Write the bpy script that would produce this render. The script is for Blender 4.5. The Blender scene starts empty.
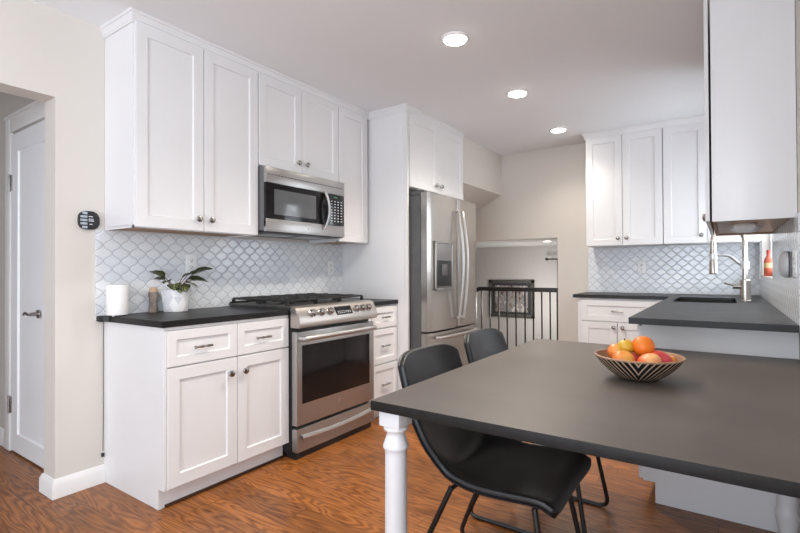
import bpy, bmesh, math, random
from mathutils import Vector, Matrix
random.seed(7)
SC = bpy.context.scene
COL = SC.collection
PI = math.pi
CEIL = 2.488
CT = 0.914          # worktop height
CTL = 0.909         # left run

# ------------------------------------------------------------------ camera
def make_camera():
    yaw, pitch, roll, f = math.radians(34.5546), math.radians(0.512), math.radians(-0.2692), 471.88
    fw = Vector((-math.sin(yaw)*math.cos(pitch), math.cos(yaw)*math.cos(pitch), math.sin(pitch)))
    r = Vector((math.cos(yaw), math.sin(yaw), 0)); u = r.cross(fw)
    r2 = r*math.cos(roll)+u*math.sin(roll); u2 = u*math.cos(roll)-r*math.sin(roll)
    cd = bpy.data.cameras.new('camera'); cd.sensor_width = 36; cd.lens = f/800*36; cd.clip_start = .02
    c = bpy.data.objects.new('camera', cd); COL.objects.link(c)
    M = Matrix((r2, u2, -fw)).transposed().to_4x4(); M.translation = Vector((2.8065, -1.2131, 1.1447))
    c.matrix_world = M; SC.camera = c
make_camera()

# ------------------------------------------------------------------ view, world, big lights
vs = SC.view_settings
vs.view_transform = 'Standard'; vs.look = 'None'; vs.gamma = 1; vs.use_curve_mapping = False
vs.exposure = 0.18
SC.cycles.max_bounces = 10; SC.cycles.diffuse_bounces = 6; SC.cycles.glossy_bounces = 4
SC.cycles.use_denoising = True
SC.cycles.sample_clamp_indirect = 4.0
w = bpy.data.worlds.new('world'); SC.world = w; w.use_nodes = True
w.node_tree.nodes['Background'].inputs[0].default_value = (.80, .88, 1, 1)
w.node_tree.nodes['Background'].inputs[1].default_value = 2.2

def area(name, loc, rot, sx, sy, power, col):
    l = bpy.data.lights.new(name, 'AREA'); l.shape = 'RECTANGLE'; l.size = sx; l.size_y = sy
    l.energy = power; l.color = col
    o = bpy.data.objects.new(name, l); COL.objects.link(o); o.location = loc; o.rotation_euler = rot
    return o
# daylight through the wide glazed opening of the living room behind the camera
area('daylight_back', (2.3, -3.9, 1.1), (PI/2+.6, 0, 0), 1.4, 1.8, 56, (.84, .91, 1))
# daylight through the living room window in the right wall
area('daylight_right', (3.02, -2.0, 1.2), (0, PI/2+.75, 0), 1.5, 1.8, 46, (.84, .92, 1))
# daylight through the sink window
area('daylight_sink_window', (3.24, 3.25, 1.55), (0, PI/2, 0), .9, 1.0, 9, (.9, .95, 1))
# room lighting of the lower level and the hall
LAMPS = [(1.535, 1.205), (1.527, 2.22), (1.51, 3.34)]
FILL_LAMPS_BEHIND = [(1.515, .12), (1.515, -.98), (1.515, -2.1)]   # unseen lamps added in line with the row as fill light
LAMP_POWER = 20
LAMP_COL = (1, .915, .81)

# ------------------------------------------------------------------ materials
MATS = {}
def nodes(name):
    m = bpy.data.materials.new(name); m.use_nodes = True
    nt = m.node_tree; b = nt.nodes['Principled BSDF']
    MATS[name] = m
    return m, nt, b
def lnk(nt, a, b): nt.links.new(a, b)
def nd(nt, t, **kw):
    n = nt.nodes.new(t)
    for k, v in kw.items(): setattr(n, k, v)
    return n
def mth(nt, op, a, b=None, c=None):
    n = nt.nodes.new('ShaderNodeMath'); n.operation = op
    for i, v in enumerate((a, b, c)):
        if v is None: continue
        if isinstance(v, (int, float)): n.inputs[i].default_value = v
        else: lnk(nt, v, n.inputs[i])
    return n.outputs[0]
def ramp(nt, fac, stops):
    n = nt.nodes.new('ShaderNodeValToRGB'); e = n.color_ramp.elements
    while len(e) < len(stops): e.new(.5)
    for el, (p, c) in zip(e, stops): el.position = p; el.color = (*c, 1) if len(c) == 3 else c
    lnk(nt, fac, n.inputs[0]); return n.outputs[0]
def noise(nt, scale, detail=3, vec=None, rough=.5, dist=0):
    n = nt.nodes.new('ShaderNodeTexNoise'); n.inputs['Scale'].default_value = scale
    n.inputs['Detail'].default_value = detail; n.inputs['Roughness'].default_value = rough
    n.inputs['Distortion'].default_value = dist
    if vec is None:
        tc = nt.nodes.new('ShaderNodeTexCoord'); vec = tc.outputs['Object']
    lnk(nt, vec, n.inputs['Vector']); return n.outputs['Fac']
def bump(nt, b, h, strength=.1, dist=.002):
    n = nt.nodes.new('ShaderNodeBump'); n.inputs['Strength'].default_value = strength
    n.inputs['Distance'].default_value = dist
    lnk(nt, h, n.inputs['Height']); lnk(nt, n.outputs[0], b.inputs['Normal'])
def plain(name, col, rough=.5, metal=0, spec=.5, var=0, vscale=20, bmp=0, bscale=200, coat=0):
    m, nt, b = nodes(name)
    b.inputs['Base Color'].default_value = (*col, 1); b.inputs['Roughness'].default_value = rough
    b.inputs['Metallic'].default_value = metal; b.inputs['Specular IOR Level'].default_value = spec
    if coat: b.inputs['Coat Weight'].default_value = coat; b.inputs['Coat Roughness'].default_value = .15
    if var:
        f = noise(nt, vscale)
        c = ramp(nt, f, [(.3, tuple(x*(1-var) for x in col)), (.7, tuple(min(1, x*(1+var)) for x in col))])
        lnk(nt, c, b.inputs['Base Color'])
    if bmp: bump(nt, b, noise(nt, bscale), bmp)
    return m
def emit(name, col, s):
    m, nt, b = nodes(name); b.inputs['Base Color'].default_value = (*col, 1)
    b.inputs['Emission Color'].default_value = (*col, 1); b.inputs['Emission Strength'].default_value = s
    return m

WALL = plain('wall_paint', (.65, .612, .565), .65, spec=.25, bmp=.06, bscale=120)
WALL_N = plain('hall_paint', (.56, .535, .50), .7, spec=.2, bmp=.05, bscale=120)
CEILM = plain('ceiling_paint', (.80, .815, .83), .75, spec=.2, bmp=.04, bscale=90)
WHITE = plain('cabinet_white', (.735, .73, .735), .32, spec=.45, var=.012, vscale=3)
TRIM = plain('trim_white', (.80, .79, .775), .38, spec=.4, var=.01, vscale=4)
DOORW = plain('door_white', (.84, .85, .86), .4, spec=.4, var=.01, vscale=4)
TOE = plain('toe_kick_white', (.72, .71, .71), .45)
RAWWOOD = plain('raw_wood', (.42, .25, .13), .55, var=.15, vscale=12)
STEEL_KNOB = plain('nickel', (.36, .345, .33), .26, metal=1, var=.05, vscale=60)
CHROME = plain('chrome', (.78, .78, .78), .12, metal=1)
BLACKPL = plain('black_plastic', (.012, .012, .013), .35, var=.2, vscale=30)
IRON = plain('cast_iron', (.015, .015, .015), .55, bmp=.3, bscale=300)
BLACKGLASS = plain('black_glass', (.008, .008, .009), .08, spec=.3, var=.1, vscale=5)
GREYGLASS = plain('grey_screen_glass', (.10, .105, .11), .12, spec=.6, var=.08, vscale=8)
DARKSIDE = plain('charcoal_painted_steel', (.085, .085, .087), .42, var=.08, vscale=14)
LEGW = plain('leg_white', (.66, .66, .67), .3, spec=.45, var=.01, vscale=6)
PLATE = plain('plate_white', (.80, .80, .80), .35, var=.01, vscale=10)
SLOT = plain('slot_dark', (.05, .05, .05), .5)
RAILB = plain('rail_black', (.012, .011, .011), .4, var=.2, vscale=20)
RODB = plain('powder_coated_black', (.010, .010, .011), .38, var=.2, vscale=30)
CERAM = plain('white_ceramic', (.80, .79, .78), .35, var=.02, vscale=14)
GREYPUCK = plain('puck_white_plastic', (.82, .82, .83), .4, var=.02, vscale=20)
CORDM = plain('cord_black', (.015, .015, .015), .5)
LIGHTM = emit('lamp_glow', (1, .94, .84), 40)
DISPLAY = plain('display_black', (.01, .011, .013), .1, spec=.6)
MARKW = plain('print_white', (.62, .64, .66), .5)
MARKG = plain('print_green', (.05, .20, .10), .5)
SILVERP = plain('silver_stripe', (.45, .52, .57), .35, metal=.3, var=.25, vscale=60)
CURTAIN = plain('curtain_grey', (.42, .40, .42), .8, var=.06, vscale=15)
SOIL = plain('soil', (.05, .03, .02), .9, bmp=.5, bscale=90)
STEMM = plain('stem_green', (.11, .14, .05), .5, var=.15, vscale=40)

def m_steel(name, axis, base=(.41, .40, .39), rough=.30):
    m, nt, b = nodes(name)
    b.inputs['Metallic'].default_value = .82
    tc = nd(nt, 'ShaderNodeTexCoord'); mp = nd(nt, 'ShaderNodeMapping')
    mp.inputs['Scale'].default_value = {'y': (500, 6, 500), 'z': (500, 500, 6), 'x': (6, 500, 500)}[axis]
    lnk(nt, tc.outputs['Object'], mp.inputs[0])
    f = noise(nt, 1, 2, mp.outputs[0])
    lnk(nt, ramp(nt, f, [(.3, tuple(x*.97 for x in base)), (.7, tuple(x*1.02 for x in base))]), b.inputs['Base Color'])
    r = mth(nt, 'MULTIPLY_ADD', f, .06, rough-.03); lnk(nt, r, b.inputs['Roughness'])
    return m
STEEL = m_steel('brushed_steel', 'y')
STEELV = m_steel('brushed_steel_vertical', 'z', (.43, .41, .385), .24)
STEELP = m_steel('polished_steel_bar', 'z', (.50, .49, .48), .30)
KNOBM = m_steel('dark_steel_knob', 'z', (.30, .28, .26), .22)

def m_counter():
    m, nt, b = nodes('charcoal_stone')
    f = noise(nt, 9, 5, rough=.6); g = noise(nt, 140, 2)
    c = ramp(nt, f, [(.3, (.008, .008, .0085)), (.7, (.014, .0138, .0145))])
    lnk(nt, c, b.inputs['Base Color'])
    lnk(nt, mth(nt, 'MULTIPLY_ADD', f, .12, .34), b.inputs['Roughness'])
    b.inputs['Specular IOR Level'].default_value = .35
    bump(nt, b, g, .07, .001)
    return m
STONE = m_counter()
def m_table():
    m, nt, b = nodes('table_slate_sheen')
    f = noise(nt, 5, 6, rough=.6); g = noise(nt, 120, 2)
    c = ramp(nt, f, [(.3, (.082, .068, .059)), (.7, (.112, .094, .081))])  # lighter brown-grey: reflected sheen of the top put into the base colour
    lnk(nt, c, b.inputs['Base Color'])
    lnk(nt, mth(nt, 'MULTIPLY_ADD', f, .10, .44), b.inputs['Roughness'])
    b.inputs['Specular IOR Level'].default_value = .5
    bump(nt, b, g, .06, .001)
    return m
TABLEM = m_table()
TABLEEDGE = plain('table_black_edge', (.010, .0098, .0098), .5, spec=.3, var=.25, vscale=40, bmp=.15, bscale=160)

def m_floor():
    m, nt, b = nodes('oak_floor')
    tc = nd(nt, 'ShaderNodeTexCoord'); sx = nd(nt, 'ShaderNodeSeparateXYZ'); lnk(nt, tc.outputs['Object'], sx.inputs[0])
    X, Y = sx.outputs[0], sx.outputs[1]
    row = mth(nt, 'FLOOR', mth(nt, 'DIVIDE', Y, .083))
    wn = nd(nt, 'ShaderNodeTexWhiteNoise', noise_dimensions='1D'); lnk(nt, row, wn.inputs['W'])
    xs = mth(nt, 'DIVIDE', mth(nt, 'ADD', X, mth(nt, 'MULTIPLY', wn.outputs['Value'], 3.1)), 1.15)
    seg = mth(nt, 'FLOOR', xs)
    pid = mth(nt, 'ADD', mth(nt, 'MULTIPLY', row, 17.31), mth(nt, 'MULTIPLY', seg, 5.77))
    wn2 = nd(nt, 'ShaderNodeTexWhiteNoise', noise_dimensions='1D'); lnk(nt, pid, wn2.inputs['W'])
    tone = wn2.outputs['Value']
    # gaps between boards
    fy = mth(nt, 'FRACT', mth(nt, 'DIVIDE', Y, .083)); fx = mth(nt, 'FRACT', xs)
    ey = mth(nt, 'MINIMUM', fy, mth(nt, 'SUBTRACT', 1, fy)); ex = mth(nt, 'MINIMUM', fx, mth(nt, 'SUBTRACT', 1, fx))
    gap = mth(nt, 'MAXIMUM', mth(nt, 'LESS_THAN', ey, .012), mth(nt, 'LESS_THAN', ex, .0012))
    # grain: long contour lines of a stretched noise give the cathedral figure
    cv = nd(nt, 'ShaderNodeCombineXYZ')
    lnk(nt, mth(nt, 'MULTIPLY_ADD', X, 1.2, mth(nt, 'MULTIPLY', tone, 40)), cv.inputs[0])
    lnk(nt, mth(nt, 'MULTIPLY', Y, 9.0), cv.inputs[1]); lnk(nt, mth(nt, 'MULTIPLY', tone, 13), cv.inputs[2])
    n1 = noise(nt, 1.0, 2, cv.outputs[0], .5, .3)
    rings = mth(nt, 'ABSOLUTE', mth(nt, 'SUBTRACT', mth(nt, 'FRACT', mth(nt, 'MULTIPLY', n1, 17)), .5))
    cv2 = nd(nt, 'ShaderNodeCombineXYZ')
    lnk(nt, mth(nt, 'MULTIPLY', X, 7), cv2.inputs[0]); lnk(nt, mth(nt, 'MULTIPLY', Y, 170), cv2.inputs[1]); lnk(nt, tone, cv2.inputs[2])
    n2 = noise(nt, 1.0, 3, cv2.outputs[0])
    g = mth(nt, 'ADD', mth(nt, 'MULTIPLY', rings, 1.1), mth(nt, 'MULTIPLY', n2, .65))
    base = ramp(nt, g, [(.12, (.046, .012, .003)), (.42, (.205, .068, .0165)), (.90, (.365, .137, .036))])
    hue = nd(nt, 'ShaderNodeHueSaturation'); lnk(nt, base, hue.inputs['Color'])
    lnk(nt, mth(nt, 'MULTIPLY_ADD', tone, .5, .72), hue.inputs['Value'])
    hue.inputs['Saturation'].default_value = 1.02
    mix = nd(nt, 'ShaderNodeMix', data_type='RGBA'); lnk(nt, gap, mix.inputs['Factor'])
    lnk(nt, hue.outputs[0], mix.inputs[6]); mix.inputs[7].default_value = (.045, .018, .008, 1)
    lnk(nt, mix.outputs[2], b.inputs['Base Color'])
    lnk(nt, mth(nt, 'MULTIPLY_ADD', n2, .12, .30), b.inputs['Roughness'])
    b.inputs['Specular IOR Level'].default_value = .5
    bump(nt, b, mth(nt, 'SUBTRACT', mth(nt, 'MULTIPLY', n2, .3), gap), .12, .001)
    return m
FLOORM = m_floor()

def m_tile(name, ax, pw=.092, ph=.0875, off=(0, 0), k=.05):
    """white glazed lantern tile, grey grout"""
    m, nt, b = nodes(name)
    tc = nd(nt, 'ShaderNodeTexCoord'); sx = nd(nt, 'ShaderNodeSeparateXYZ'); lnk(nt, tc.outputs['Object'], sx.inputs[0])
    u = mth(nt, 'DIVIDE', mth(nt, 'ADD', sx.outputs['XYZ'.index(ax)], off[0]), pw)
    v = mth(nt, 'DIVIDE', mth(nt, 'ADD', sx.outputs[2], off[1]), ph)
    p = mth(nt, 'ADD', u, v); q = mth(nt, 'SUBTRACT', u, v)
    p2 = mth(nt, 'ADD', p, mth(nt, 'MULTIPLY', mth(nt, 'SINE', mth(nt, 'MULTIPLY', q, 2*PI)), k))
    q2 = mth(nt, 'ADD', q, mth(nt, 'MULTIPLY', mth(nt, 'SINE', mth(nt, 'MULTIPLY', p, 2*PI)), k))
    def edge(t):
        f = mth(nt, 'FRACT', t); return mth(nt, 'MINIMUM', f, mth(nt, 'SUBTRACT', 1, f))
    e = mth(nt, 'MINIMUM', edge(p2), edge(q2))
    ids = nd(nt, 'ShaderNodeCombineXYZ'); lnk(nt, mth(nt, 'FLOOR', p2), ids.inputs[0]); lnk(nt, mth(nt, 'FLOOR', q2), ids.inputs[1])
    wn = nd(nt, 'ShaderNodeTexWhiteNoise', noise_dimensions='3D'); lnk(nt, ids.outputs[0], wn.inputs['Vector'])
    tilec = ramp(nt, wn.outputs['Value'], [(0, (.68, .71, .745)), (1, (.74, .765, .79))])
    mix = nd(nt, 'ShaderNodeMix', data_type='RGBA')
    fac = nd(nt, 'ShaderNodeMapRange'); fac.inputs[1].default_value = .012; fac.inputs[2].default_value = .034
    lnk(nt, e, fac.inputs[0])
    lnk(nt, fac.outputs[0], mix.inputs['Factor']); mix.inputs[6].default_value = (.36, .37, .39, 1); lnk(nt, tilec, mix.inputs[7])
    lnk(nt, mix.outputs[2], b.inputs['Base Color'])
    lnk(nt, mth(nt, 'MULTIPLY_ADD', fac.outputs[0], -.5, .65), b.inputs['Roughness'])
    dome = nd(nt, 'ShaderNodeMapRange', interpolation_type='SMOOTHSTEP'); dome.inputs[1].default_value = .02; dome.inputs[2].default_value = .14
    lnk(nt, e, dome.inputs[0])
    bump(nt, b, mth(nt, 'ADD', dome.outputs[0], mth(nt, 'MULTIPLY', noise(nt, 25, 2), .35)), .45, .003)
    return m
TILE_L = m_tile('lantern_tile_left', 'Y', off=(.01, .02)); TILE_F = m_tile('lantern_tile_far', 'X', .090, .086, k=.028); TILE_R = m_tile('lantern_tile_right', 'Y')

def m_leather():
    m, nt, b = nodes('black_leather')
    f = noise(nt, 6, 4)
    lnk(nt, ramp(nt, f, [(.3, (.011, .011, .012)), (.75, (.022, .021, .021))]), b.inputs['Base Color'])
    b.inputs['Roughness'].default_value = .40; b.inputs['Specular IOR Level'].default_value = .42
    v = nd(nt, 'ShaderNodeTexVoronoi'); v.inputs['Scale'].default_value = 420
    tc = nd(nt, 'ShaderNodeTexCoord'); lnk(nt, tc.outputs['Object'], v.inputs['Vector'])
    bump(nt, b, v.outputs['Distance'], .12, .001)
    return m
LEATHER = m_leather()
WELT = plain('black_piping', (.010, .010, .012), .36, var=.1, vscale=30)

def m_fruit(name, stops, scale=9, rough=.38, bsc=120, bs=.1):
    m, nt, b = nodes(name)
    tc = nd(nt, 'ShaderNodeTexCoord'); sx = nd(nt, 'ShaderNodeSeparateXYZ'); lnk(nt, tc.outputs['Object'], sx.inputs[0])
    f = mth(nt, 'ADD', mth(nt, 'MULTIPLY', noise(nt, scale, 3), .9), mth(nt, 'MULTIPLY', mth(nt, 'ADD', sx.outputs[0], sx.outputs[2]), 5.0))
    lnk(nt, ramp(nt, f, stops), b.inputs['Base Color'])
    b.inputs['Roughness'].default_value = rough
    bump(nt, b, noise(nt, bsc, 2), bs, .002)
    return m
F_ORANGE = m_fruit('orange_peel', [(.2, (.72, .15, .010)), (.8, (.80, .21, .016))], 5, .42, 260, .35)
F_YELLOW = m_fruit('yellow_apple_skin', [(.2, (.50, .36, .03)), (.8, (.68, .37, .03))], 9)
F_PEACH = m_fruit('peach_skin', [(.12, (.66, .10, .03)), (.50, (.76, .25, .05)), (.85, (.74, .42, .09))], 14)
F_NECT = m_fruit('nectarine_skin', [(.12, (.60, .05, .03)), (.46, (.78, .18, .05)), (.68, (.80, .42, .17)), (.88, (.66, .07, .06))], 12)
F_MANGO = m_fruit('red_fruit_skin', [(.10, (.88, .36, .10)), (.42, (.74, .13, .05)), (.62, (.55, .04, .05)), (.72, (.58, .08, .10)), (.9, (.80, .26, .10))], 9)
F_PLUM = m_fruit('plum_skin', [(.2, (.20, .02, .04)), (.8, (.42, .06, .06))], 12)
BOWLIN = plain('bowl_wood_inside', (.30, .145, .07), .45, var=.2, vscale=22)
RIMW = plain('bowl_rim_wood', (.40, .25, .15), .5, var=.15, vscale=30)

def m_bowl():
    m, nt, b = nodes('bowl_zebra')
    tc = nd(nt, 'ShaderNodeTexCoord'); sx = nd(nt, 'ShaderNodeSeparateXYZ'); lnk(nt, tc.outputs['Object'], sx.inputs[0])
    a = mth(nt, 'ARCTAN2', sx.outputs[1], sx.outputs[0])
    # mirrored leaning stripes: a chevron repeats five times round the bowl
    t = mth(nt, 'FRACT', mth(nt, 'ADD', mth(nt, 'MULTIPLY', mth(nt, 'ADD', a, 1.435+PI), 2/(2*PI)), .5))
    t = mth(nt, 'ABSOLUTE', mth(nt, 'SUBTRACT', t, .5))
    s = mth(nt, 'ADD', mth(nt, 'MULTIPLY', t, 21), mth(nt, 'MULTIPLY', sx.outputs[2], -30))
    st = mth(nt, 'LESS_THAN', mth(nt, 'FRACT', mth(nt, 'ADD', s, mth(nt, 'MULTIPLY', noise(nt, 14, 2), .25))), .30)
    mix = nd(nt, 'ShaderNodeMix', data_type='RGBA'); lnk(nt, st, mix.inputs['Factor'])
    mix.inputs[6].default_value = (.010, .009, .010, 1); mix.inputs[7].default_value = (.58, .42, .30, 1)
    lnk(nt, mix.outputs[2], b.inputs['Base Color']); b.inputs['Roughness'].default_value = .55; b.inputs['Specular IOR Level'].default_value = .15
    return m
BOWLM = m_bowl()

def m_pot():
    m, nt, b = nodes('pot_triangles')
    tc = nd(nt, 'ShaderNodeTexCoord'); sx = nd(nt, 'ShaderNodeSeparateXYZ'); lnk(nt, tc.outputs['Object'], sx.inputs[0])
    a = mth(nt, 'MULTIPLY', mth(nt, 'ARCTAN2', sx.outputs[1], sx.outputs[0]), 9/(2*PI))
    v = mth(nt, 'DIVIDE', sx.outputs[2], .0445)
    p = mth(nt, 'FLOOR', mth(nt, 'ADD', a, mth(nt, 'MULTIPLY', v, .5)))
    q = mth(nt, 'FLOOR', mth(nt, 'SUBTRACT', a, mth(nt, 'MULTIPLY', v, .5)))
    ids = nd(nt, 'ShaderNodeCombineXYZ'); lnk(nt, p, ids.inputs[0]); lnk(nt, q, ids.inputs[1]); lnk(nt, mth(nt, 'FLOOR', v), ids.inputs[2])
    wn = nd(nt, 'ShaderNodeTexWhiteNoise', noise_dimensions='3D'); lnk(nt, ids.outputs[0], wn.inputs['Vector'])
    c = ramp(nt, wn.outputs['Value'], [(.0, (.80, .79, .78)), (.5, (.78, .77, .76)), (.62, (.60, .59, .62)), (1, (.66, .65, .67))])
    lnk(nt, c, b.inputs['Base Color']); b.inputs['Roughness'].default_value = .5
    return m
POTM = m_pot()
def m_leaf():
    m, nt, b = nodes('variegated_leaf')
    uv = nd(nt, 'ShaderNodeUVMap'); sx = nd(nt, 'ShaderNodeSeparateXYZ'); lnk(nt, uv.outputs[0], sx.inputs[0])
    U, V = sx.outputs[0], sx.outputs[1]      # U along the leaf, V across -1..1
    av = mth(nt, 'ABSOLUTE', mth(nt, 'SUBTRACT', V, .5))
    s = mth(nt, 'SINE', mth(nt, 'MULTIPLY_ADD', U, 44, mth(nt, 'MULTIPLY', av, -22)))
    dark = ramp(nt, mth(nt, 'MULTIPLY_ADD', s, .5, .5), [(.55, (.014, .018, .011)), (.78, (.15, .18, .055))])
    rim = mth(nt, 'GREATER_THAN', av, .43)
    mid = mth(nt, 'LESS_THAN', av, .03)
    mix = nd(nt, 'ShaderNodeMix', data_type='RGBA'); lnk(nt, rim, mix.inputs['Factor']); lnk(nt, dark, mix.inputs[6]); mix.inputs[7].default_value = (.02, .028, .014, 1)
    mix2 = nd(nt, 'ShaderNodeMix', data_type='RGBA'); lnk(nt, mid, mix2.inputs['Factor']); lnk(nt, mix.outputs[2], mix2.inputs[6]); mix2.inputs[7].default_value = (.30, .33, .13, 1)
    lnk(nt, mix2.outputs[2], b.inputs['Base Color']); b.inputs['Roughness'].default_value = .4
    return m
LEAFM = m_leaf()
LEAFP = plain('leaf_stalk', (.12, .05, .05), .5, var=.1, vscale=40)
def m_art():
    m, nt, b = nodes('abstract_print')
    tc = nd(nt, 'ShaderNodeTexCoord'); mp = nd(nt, 'ShaderNodeMapping'); mp.inputs['Scale'].default_value = (9, 1, 3.2)
    lnk(nt, tc.outputs['Object'], mp.inputs[0])
    f = noise(nt, 1.1, 4, mp.outputs[0], .65); g = noise(nt, 23, 3)
    k = mth(nt, 'ADD', mth(nt, 'MULTIPLY', f, .8), mth(nt, 'MULTIPLY', g, .3))
    lnk(nt, ramp(nt, k, [(.36, (.06, .06, .07)), (.46, (.20, .13, .11)), (.52, (.42, .40, .39)), (.58, (.24, .23, .25)), (.64, (.68, .64, .62))]), b.inputs['Base Color'])
    b.inputs['Roughness'].default_value = .25
    return m
ARTM = m_art()
FRAMEM = plain('frame_pewter', (.15, .145, .135), .35, metal=.4, var=.2, vscale=30)
MATTE = plain('frame_mat_dark', (.05, .05, .055), .5)
def m_bottle():
    m, nt, b = nodes('bottle_red')
    tc = nd(nt, 'ShaderNodeTexCoord'); sx = nd(nt, 'ShaderNodeSeparateXYZ'); lnk(nt, tc.outputs['Object'], sx.inputs[0])
    z = mth(nt, 'DIVIDE', sx.outputs[2], .22)
    lnk(nt, ramp(nt, z, [(0, (.52, .10, .05)), (.30, (.52, .10, .05)), (.32, (.66, .46, .22)), (.48, (.66, .46, .22)), (.50, (.50, .10, .05))]), b.inputs['Base Color'])
    nt.nodes[-1].color_ramp.interpolation = 'CONSTANT' if hasattr(nt.nodes[-1], 'color_ramp') else 'LINEAR'
    b.inputs['Roughness'].default_value = .25
    return m
BOTTLEM = m_bottle()
CARVED = plain('carved_brown_wood', (.23, .18, .155), .5, var=.5, vscale=26, bmp=.4, bscale=40)
COPPERY = plain('pale_wood_top', (.62, .42, .28), .5, var=.1, vscale=30)
def m_glass():
    m, nt, b = nodes('window_glass')
    b.inputs['Base Color'].default_value = (1, 1, 1, 1); b.inputs['Roughness'].default_value = .0
    b.inputs['Transmission Weight'].default_value = 1; b.inputs['IOR'].default_value = 1.05
    return m
GLASS = m_glass()

# ------------------------------------------------------------------ mesh helpers
class MB:
    def __init__(s): s.bm = bmesh.new(); s.uv = None
    def _xf(s, vs, F):
        if F is not None:
            for v in vs: v.co = F(v.co)
    def box(s, x0, x1, y0, y1, z0, z1, bev=0, F=None, seg=2):
        r = bmesh.ops.create_cube(s.bm, size=1)
        vs_ = r['verts']
        for v in vs_: v.co = Vector(((x0+x1)/2+v.co.x*(x1-x0), (y0+y1)/2+v.co.y*(y1-y0), (z0+z1)/2+v.co.z*(z1-z0)))
        if bev:
            es = {e for v in vs_ for e in v.link_edges}
            o = bmesh.ops.bevel(s.bm, geom=list(es), offset=bev, segments=seg, affect='EDGES', profile=.6)
            vs_ = {v for f in o['faces'] for v in f.verts} | {v for v in vs_ if v.is_valid}
        s._xf(vs_, F); return s
    def poly(s, pts, faces):
        v = [s.bm.verts.new(p) for p in pts]
        for f in faces:
            try: s.bm.faces.new([v[i] for i in f])
            except ValueError: pass
        return v
    def prism(s, pts, d):
        """closed planar loop pts extruded by vector d"""
        n = len(pts); d = Vector(d); a = [Vector(p) for p in pts]
        s.poly(a+[p+d for p in a], [list(range(n))[::-1], list(range(n, 2*n))]+[[i, (i+1) % n, n+(i+1) % n, n+i] for i in range(n)])
        return s
    def lathe(s, prof, c, axis='z', seg=24, flip=1, sc=(1, 1)):
        """prof: (radius, height) pairs; closed at ends with caps when radius 0"""
        c = Vector(c); rings = []
        for r, h in prof:
            ring = []
            for i in range(1 if r < 1e-6 else seg):
                t = 2*PI*i/seg; a, b_ = r*math.cos(t)*sc[0], r*math.sin(t)*sc[1]; h_ = h*flip
                p = {'z': (a, b_, h_), 'x': (h_, a, b_), 'y': (a, h_, b_)}[axis]
                ring.append(s.bm.verts.new(c+Vector(p)))
            rings.append(ring)
        for A, B in zip(rings, rings[1:]):
            for i in range(seg):
                j = (i+1) % seg
                if len(A) == 1 and len(B) == 1: break
                if len(A) == 1: s.bm.faces.new((A[0], B[i], B[j]))
                elif len(B) == 1: s.bm.faces.new((A[i], B[0], A[j]))
                else: s.bm.faces.new((A[i], B[i], B[j], A[j]))
        for ring in (rings[0], rings[-1]):
            if len(ring) > 2: s.bm.faces.new(ring)
        return s
    def tube(s, pts, r, seg=10, close=False, sq=1.0, caps=True):
        pts = [Vector(p) for p in pts]; n = len(pts); rings = []
        up = None
        for i, p in enumerate(pts):
            a = pts[i-1] if (i > 0 or close) else p; b_ = pts[(i+1) % n] if (i < n-1 or close) else p
            t = (b_-a).normalized()
            if up is None:
                up = Vector((0, 0, 1)) if abs(t.z) < .9 else Vector((1, 0, 0))
            sd = t.cross(up).normalized(); up = sd.cross(t).normalized()
            rr = r[i] if isinstance(r, (list, tuple)) else r
            rings.append([s.bm.verts.new(p+sd*rr*math.cos(2*PI*k/seg)+up*rr*sq*math.sin(2*PI*k/seg)) for k in range(seg)])
        prs = list(zip(rings, rings[1:])) + ([(rings[-1], rings[0])] if close else [])
        for A, B in prs:
            for k in range(seg):
                j = (k+1) % seg; s.bm.faces.new((A[k], A[j], B[j], B[k]))
        if caps and not close:
            s.bm.faces.new(rings[0]); s.bm.faces.new(rings[-1])
        return s
    def grid(s, P, uv=None):
        """P[i][j] points -> quads; uv[i][j] optional"""
        V = [[s.bm.verts.new(p) for p in row] for row in P]
        lay = s.bm.loops.layers.uv.verify() if uv else None
        for i in range(len(P)-1):
            for j in range(len(P[0])-1):
                f = s.bm.faces.new((V[i][j], V[i+1][j], V[i+1][j+1], V[i][j+1]))
                if uv:
                    for lp, (a, b_) in zip(f.loops, ((i, j), (i+1, j), (i+1, j+1), (i, j+1))): lp[lay].uv = uv[a][b_]
        return V
    def build(s, name, mat, parent=None, label=None, smooth=35, origin=None, mods=None, fix=True):
        if fix: bmesh.ops.recalc_face_normals(s.bm, faces=s.bm.faces[:])
        if parent is not None: org = Vector(parent['_o'])
        elif origin is not None: org = Vector(origin)
        else:
            xs = [v.co.x for v in s.bm.verts]; ys = [v.co.y for v in s.bm.verts]; zs = [v.co.z for v in s.bm.verts]
            org = Vector(((min(xs)+max(xs))/2, (min(ys)+max(ys))/2, min(zs)))
        for v in s.bm.verts: v.co -= org
        me = bpy.data.meshes.new(name); s.bm.to_mesh(me); s.bm.free()
        me.materials.append(mat)
        for p in me.polygons: p.use_smooth = True
        if smooth < 180: me.set_sharp_from_angle(angle=math.radians(smooth))
        o = bpy.data.objects.new(name, me); COL.objects.link(o)
        if parent is not None: o.parent = parent
        else: o.location = org
        o['_o'] = tuple(org)
        if label: o['label'] = label
        for t, kw in (mods or []):
            md = o.modifiers.new(t.lower(), t)
            for k, v in kw.items(): setattr(md, k, v)
        return o
def thing(name, label, cat, loc, group=None):
    o = bpy.data.objects.new(name, None); COL.objects.link(o); o.location = loc; o['_o'] = tuple(loc)
    o.empty_display_size = .05
    o['label'] = label; o['category'] = cat
    if group: o['group'] = group
    return o
def tag(o, label, cat, group=None):
    o['label'] = label; o['category'] = cat
    if group: o['group'] = group
    return o
def struct(o, label=None):
    o['kind'] = 'structure'
    if label: o['label'] = label
    return o
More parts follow.
